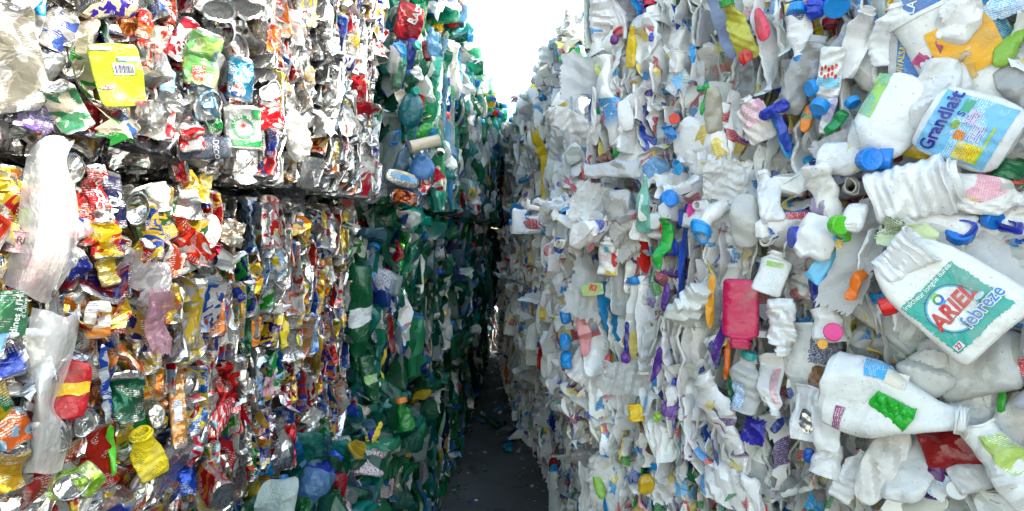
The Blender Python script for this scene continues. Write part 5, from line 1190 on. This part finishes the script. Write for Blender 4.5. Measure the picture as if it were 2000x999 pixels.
# ------------------------------------------------------------------ what the bales are pressed from
def can_item(r, pal, res, face):
    L = r.uniform(.10, .15) if not face else r.uniform(.095, .125); hw = r.uniform(.032, .046); fl = r.uniform(.05, .15) if not face else r.uniform(.15, .4)
    nu, m = (18, 12) if res > 1 else (12, 7)
    wp = Warp(r, L, .8, .85, .35, .3, 2) if face else Warp(r, L, .5, .8, .16, .1, 1)
    sh = Shell(prof_can(m, fl), L, hw, wp, 2.3, r.uniform(0, 900))
    ca, cb = pick(r, PAL[pal], 1 if pal == 'can_sunlit' else .68), pick(r, PAL_B[pal], .68)
    printed = 0.0 if (max(ca) - min(ca) < .06 and r.random() < .75) else 1.0
    a = np.array([(*ca, printed if k == 'body' else 0.0) for k in sh.k])
    p = sh.piece(nu, a, (*cb, 0), smooth=r.random() < .55)
    # paint thinned along the folded edges, standing in for the sky's glint there
    ed = np.tile(np.abs(np.cos(np.linspace(0, 2 * np.pi, nu, endpoint=False))) > .965, len(sh.k))
    p.a[ed, 3] *= r.uniform(0, .7)
    return p, L, hw, 'metal', 'crushed_can'

def foil_item(r, pal, res):
    L = r.uniform(.07, .15); w = r.uniform(.04, .085); ca = pick(r, PAL[pal]); n = 11 if res > 1 else 7
    pr = 0.0 if r.random() < (.25 if pal == 'can_mid' else .5) else 1.0
    p = sheet_piece(r, w, L, (*ca, pr), (*pick(r, PAL_B[pal]), 0), n, n + 3, 1.9, .9, r.uniform(0, 900), .08); p.smooth = r.random() < .4
    return p, L, w / 2, 'metal', 'foil_scrap'

def bottle_item(r, pal, res, mat, name, face=False):
    pet = mat == 'pet'
    L = r.uniform(.17, .28) * (1.05 if pet else .96); hw = r.uniform(.033, .055) * (1.15 if face else 1.0); fl = r.uniform(.04, .17) if not face else r.uniform(.2, .5)
    nu, m = (18, 14) if res > 1 else (10, 6)
    ca, cb = pick(r, PAL[pal]), pick(r, PAL_B[pal])
    kind = r.random()
    if face and pal == 'milk' and max(ca) - min(ca) > .12 and r.random() < .75: ca = pick(r, PAL[pal][:3])
    pure = max(ca) - min(ca) < .12
    rib = r.choice([0, .04, .055] if pet else [0, 0, .03, .045]) if res > 1 else 0
    if kind < .62:
        pr = prof_bottle(m + (5 if rib else 0), fl, r.uniform(.26, .36), r.uniform(.5, .7), rib)
        cap = r.random() < .55; cc = pick(r, CAPS)
        a = np.array([(*(cc if (cap and y > .905) else ca), (1.0 if .12 < y < .7 and r.random() > -1 else 0.0)) for y in pr[0]])
    elif kind < .85:
        pr = prof_pillow(m + 2, fl, r.uniform(2, 3.5), r.uniform(0, .4)); a = np.array([(*ca, 1.0)] * len(pr[0]))
        L *= r.uniform(.55, .95)
    else:
        pr = prof_tub(m - 2, min(1, fl * 1.5), r.uniform(.0, .3)); a = np.array([(*ca, 1.0)] * len(pr[0])); L *= r.uniform(.4, .7)
    if not pure and r.random() < .7: a[:, 3] *= .0
    if r.random() < .35: a[:, 3] = 0
    sh = Shell(pr, L, hw, Warp(r, L, *((1.0, 1.4, .25, .25, 2) if face else (.5, .95, .14, .12, 1))), r.uniform(2.0, 3.2), r.uniform(0, 900))
    tl = (.30 + .35 * r.random()) if pet else (r.uniform(.4, 1) if r.random() < .25 else .0)
    return sh.piece(nu, a, (*cb, tl)), L, hw, mat, name

def film_item(r, pal, res, mat):
    """a torn or cut piece of bottle wall, curled and folded"""
    big = mat == 'hdpe' and pal == 'milk'
    L = r.uniform(.10, .25); w = r.uniform(.05, .12) if big else r.uniform(.03, .09); ca = pick(r, PAL[pal]); n = 14 if res > 1 else 8
    p = sheet_piece(r, w, L, (*ca, .9), (*pick(r, PAL_B[pal]), .35), n, n + 5, 1.25 if big else 1.7, .8, r.uniform(0, 900), .06)
    return p, L, w / 2, mat, 'film_scrap'

def cap_item(r, res):
    c = pick(r, CAPS); p = cap_piece(r.uniform(.014, .02), r.uniform(.012, .02), c, 20)
    p.v[:, 2] -= .006; p.v = p.v[:, [0, 2, 1]] ; p.f = p.f[:, ::-1]
    return p, .03, .016, 'hdpe', 'bottle_cap'

def item(r, kind, res, face, pal):
    x = r.random()
    if kind.startswith('can'):
        return can_item(r, pal, res, face) if x < .86 else foil_item(r, pal, res)
    if kind == 'pet':
        if x < .80: return bottle_item(r, pal, res, 'pet', 'flattened_bottle', face)
        if x < .87: return film_item(r, pal, res, 'pet')
        if x < .91: return film_item(r, 'milk', res, 'hdpe')
        return cap_item(r, res) if x < .985 else bottle_item(r, 'milk', res, 'hdpe', 'flattened_bottle', face)
    if x < .77: return bottle_item(r, kind, res, 'hdpe', 'flattened_bottle', face)
    if x < .965: return film_item(r, kind, res, 'hdpe')
    return cap_item(r, res)

def frame(n, t, up, phi, psi, tilt, r):
    Y = math.cos(phi) * up + math.sin(phi) * t
    Y = Y + tilt * n; Y /= np.linalg.norm(Y)
    X0 = n - (n @ Y) * Y; X0 /= np.linalg.norm(X0); Z0 = np.cross(X0, Y)
    X = math.cos(psi) * X0 + math.sin(psi) * Z0; Z = np.cross(X, Y)
    return np.column_stack([X, Y, Z])

def lump(b, u, v):
    s = b.seed
    return .014 * (math.sin(u * 7.1 + s) * math.sin(v * 6.3 + s * 1.7) + .6 * math.sin(u * 17 + s * .3 + v * 9))

def fill_bale(b, heroes):
    r = np.random.default_rng(b.seed)
    up = np.array([0, 0, 1.0]); H = b.z1 - b.z0
    base = np.array([*b.P, b.z0]); items = []
    def add(n, t, o, u, v, inset, near, faceon, vmax, umax, psi0=0.0, wall=True):
        """one pressed piece on the face (o; t, up; n) at (u, v)"""
        pos = o + u * t + v * (up if wall else np.array([*(-b.n[:2]), 0]))
        dist = float(np.linalg.norm(pos - CAM)); res = 2 if dist < 1.9 else 1
        face = r.random() < faceon + (.03 if b.kind == 'milk' else 0)
        p, L, hw, mat, name = item(r, b.kind, res, face, 'can_sunlit' if b.key == 'L_upper_can' and u > .60 + .06 * r.normal() else b.pal)
        uu = up if wall else np.array([*(-b.n[:2]), 0])
        phi = r.normal() * R(8) + (0 if r.random() < .94 else r.uniform(-1.4, 1.4)) + (math.pi if r.random() < .5 else 0)
        if face: psi = math.pi / 2 + r.normal() * R(28); phi = r.uniform(0, 6.28) if r.random() < .55 else phi
        else: psi = r.normal() * R(15)
        M = frame(n, t, uu, phi, psi, r.normal() * .10, r)
        d = inset - lump(b, u, v)
        if wall:
            k = max(0.0, 1 - min(v, vmax - v) / .05); d += .022 * k * k
        half = hw * abs(math.cos(psi)) * .8
        ctr = pos - n * (d + (half if not face else .004))
        # keep the piece inside the height of its bale
        ext = .5 * L * abs(math.cos(phi)) + hw * abs(math.sin(phi)) * .8
        if wall:
            if not (b.top and v > vmax * .5):
                if ctr[2] + ext > b.z1 + .012: ctr[2] = b.z1 + .012 - ext
            if ctr[2] - ext < b.z0 - .006: ctr[2] = b.z0 - .006 + ext
        px, py = project(ctr) if ctr[1] > .05 else (-9999, 0)
        for (hx, hy, ha, hb, hr) in heroes:
            dx, dy = px - hx, py - hy
            if abs(dx) > (ha + hb) * 1.2 or abs(dy) > (ha + hb) * 1.2: continue
            c, s = math.cos(hr), math.sin(hr)
            x, y = dx * c + dy * s, -dx * s + dy * c
            if (x / ha) ** 2 + (y / hb) ** 2 < 1.35: ctr = ctr - n * .065; break
        p.v = (p.v - np.array([0, L / 2, 0])) @ M.T + ctr
        vis = -60 < px < 2060 and -60 < py < 1060 and inset < .03
        items.append((dist if vis else 99 + dist, p, mat, name, L * hw / dist ** 2))
    def face(n, t, o, umax, fo, layers=3, psi0=0):
        for k in range(layers):
            nu = max(2, int(umax / (b.du * (1, 1.05, 1.25)[k]))); nv = max(2, int(H / b.dv))
            for i in range(nu):
                for j in range(nv):
                    u = (i + r.random()) / nu * umax; v = (j + r.random()) / nv * H
                    add(n, t, o, u, v, (.046, .014, -.008)[k] + r.normal() * .012, 0, fo(u), H, umax)
    face(b.n, b.t, base, b.L, b.faceon)
    if b.end:
        w = min(b.deep, .30)
        inn = -b.n
        face(-b.t, inn, base, w, lambda u: .75, 2)
    if b.top:
        o = np.array([*b.P, b.z1])
        nu = max(2, int(b.L / (b.du * 1.3))); nv = max(1, int(b.top / .07))
        for k in range(2):
            for i in range(nu):
                for j in range(nv):
                    add(up, b.t, o, (i + r.random()) / nu * b.L, (j + r.random()) / nv * b.top, .02 - .02 * k, 0, .6, b.top, b.L, wall=False)
    # the thing itself
    root = bpy.data.objects.new('bale', None); COL.objects.link(root)
    c = (b.P + b.Q) / 2; root.location = (*c, b.z0)
    root['label'] = b.label; root['category'] = 'bale'; root['group'] = b.group
    shift = np.array([*c, b.z0])
    # pressed core: a lumpy block behind the outer layer
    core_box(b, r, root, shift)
    items.sort(key=lambda q: q[0])
    count = {}; rest = {}
    for dist, p, mat, name, sz in items:
        p.v = p.v - shift
        k = count.get(name, 0)
        if dist < 99 and k < b.nparts and (k < b.nparts):
            count[name] = k + 1
            build(name, p, mat, root)
        else: rest.setdefault((mat, name), []).append(p)
    for (mat, name), ps in rest.items():
        o = build({'crushed_can': 'pressed_can_mass', 'foil_scrap': 'pressed_foil_mass', 'flattened_bottle': 'pressed_bottle_mass', 'film_scrap': 'pressed_film_mass', 'bottle_cap': 'loose_cap_mass'}[name], join(ps), mat, root)
        o['kind'] = 'stuff'
    return sum(len(q[1].f) for q in items)

def core_box(b, r, root, shift):
    """lumpy inner block, a little smaller than the bale, its colours darkened to deepen the crevices"""
    ins = .062; L, H, D = b.L, b.z1 - b.z0, b.deep
    def wallgrid(o, e1, e2, n1, n2, flip):
        u, v = np.meshgrid(np.linspace(0, 1, n1), np.linspace(0, 1, n2))
        P = o + u.ravel()[:, None] * e1 + v.ravel()[:, None] * e2
        f = grid_faces(n2, n1, False); f = f[:, ::-1] if flip else f
        return P, f
    a0 = np.array([*b.P, b.z0 + .02]) + b.t * .03 - b.n * ins
    et, eu, en = b.t * (L - .06), np.array([0, 0, H - .04]), -b.n * (D - ins)
    fl = b.key[0] == 'R'
    ps = []
    for o, e1, e2, fp in ((a0, et, eu, fl), (a0 + en, et, eu, not fl), (a0, en, eu, not fl), (a0 + et, en, eu, fl), (a0 + eu, et, en, fl), (a0, et, en, not fl)):
        n1 = max(4, int(np.linalg.norm(e1) / .03)); n2 = max(4, int(np.linalg.norm(e2) / .03))
        P, f = wallgrid(o, e1, e2, n1, n2, fp)
        u, v = np.meshgrid(np.linspace(0, 1, n1), np.linspace(0, 1, n2))
        edge = ((u == 0) | (u == 1) | (v == 0) | (v == 1)).ravel()
        nn = np.cross(e1, e2); nn = nn / np.linalg.norm(nn)
        P = P + np.where(edge, 0, r.uniform(-.022, .022, len(P)))[:, None] * nn
        cols = np.array([(*pick(r, PAL[b.kind], .5), 1.0) for _ in range(len(P))])  # darkened to put crevice shade into the core colour
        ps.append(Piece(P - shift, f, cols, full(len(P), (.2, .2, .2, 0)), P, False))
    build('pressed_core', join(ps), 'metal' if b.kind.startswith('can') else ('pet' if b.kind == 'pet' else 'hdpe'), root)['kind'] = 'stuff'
tot = 0
for b in BALES.values():
    tot += fill_bale(b, FOOT)
print('fill faces', tot)
EXPOSURE, SKY_STRENGTH, SUN_STRENGTH = 2.42, .15, 2.0
# ------------------------------------------------------------------ ground, sky, sun, camera
def ground():
    # one sheet, dense near the aisle, reaching the horizon
    xs = np.array([-400, -60, -12, -3, -1.2, -.6, -.3, 0, .3, .6, 1.2, 3, 12, 60, 400.0])
    ys = np.array([-400, -60, -12, -3, 0, 1, 2, 3, 4, 5, 6, 7, 9, 15, 40, 120, 400.0])
    x, y = np.meshgrid(xs, ys); v = np.column_stack([x.ravel(), y.ravel(), np.zeros(x.size)])
    o = build('ground', Piece(v, grid_faces(len(ys), len(xs), False), full(len(v), (.05, .05, .05, 0)), full(len(v), (.05, .05, .05, 0)), v.copy()), 'asphalt')
    o['kind'] = 'structure'
ground()
def bounce_ground():  # added out of view behind the camera: pale sheet bouncing light onto right bales
    xs = np.linspace(-30, 30, 9); ys = np.linspace(-60, -.9, 9); x, y = np.meshgrid(xs, ys)
    v = np.column_stack([x.ravel(), y.ravel(), np.full(x.size, .004)])
    o = build('added_bounce_ground', Piece(v, grid_faces(9, 9, False), full(81, (.4, .4, .4, 0)), full(81, (.4, .4, .4, 0)), v.copy()), 'concrete'); o['kind'] = 'structure'
bounce_ground()

SUN = np.array([.838, -.157, .524]); SUN /= np.linalg.norm(SUN)
w = bpy.data.worlds.new('World'); scene.world = w; w.use_nodes = True
nt = w.node_tree; nt.nodes.clear()
sky = nt.nodes.new('ShaderNodeTexSky'); sky.sky_type = 'NISHITA'; sky.sun_disc = False
sky.sun_elevation = math.asin(SUN[2]); sky.sun_rotation = math.atan2(SUN[0], SUN[1])
sky.air_density = 1.8; sky.dust_density = 2.0; sky.ozone_density = 1.0; sky.altitude = 0
bg = nt.nodes.new('ShaderNodeBackground'); bg.inputs['Strength'].default_value = SKY_STRENGTH
out = nt.nodes.new('ShaderNodeOutputWorld')
nt.links.new(sky.outputs[0], bg.inputs[0]); nt.links.new(bg.outputs[0], out.inputs[0])

sl = bpy.data.lights.new('sun', 'SUN'); sl.energy = SUN_STRENGTH; sl.angle = R(.6); sl.color = (1.0, .93, .82)
so = bpy.data.objects.new('sun', sl); COL.objects.link(so)
so.rotation_euler = Vector(SUN).to_track_quat('Z', 'Y').to_euler(); so.location = Vector(SUN) * 20

cd = bpy.data.cameras.new('camera'); cd.sensor_width = 36; cd.lens = 36 * F_PX / 2000; cd.shift_y = -(499.5 - HY) / 2000
cd.clip_start = .02; cd.clip_end = 2000
cam = bpy.data.objects.new('camera', cd); COL.objects.link(cam); cam.location = CAM; cam.rotation_euler = (R(90), 0, 0)
scene.camera = cam
scene.view_settings.view_transform = 'Standard'; scene.view_settings.look = 'None'
scene.view_settings.exposure = EXPOSURE; scene.view_settings.gamma = 1; scene.view_settings.use_curve_mapping = False
scene.render.engine = 'CYCLES'
cy = scene.cycles
cy.max_bounces = 6; cy.diffuse_bounces = 3; cy.glossy_bounces = 3; cy.transmission_bounces = 3; cy.transparent_max_bounces = 8
cy.caustics_reflective = False; cy.caustics_refractive = False; cy.sample_clamp_indirect = 6
cy.use_denoising = True
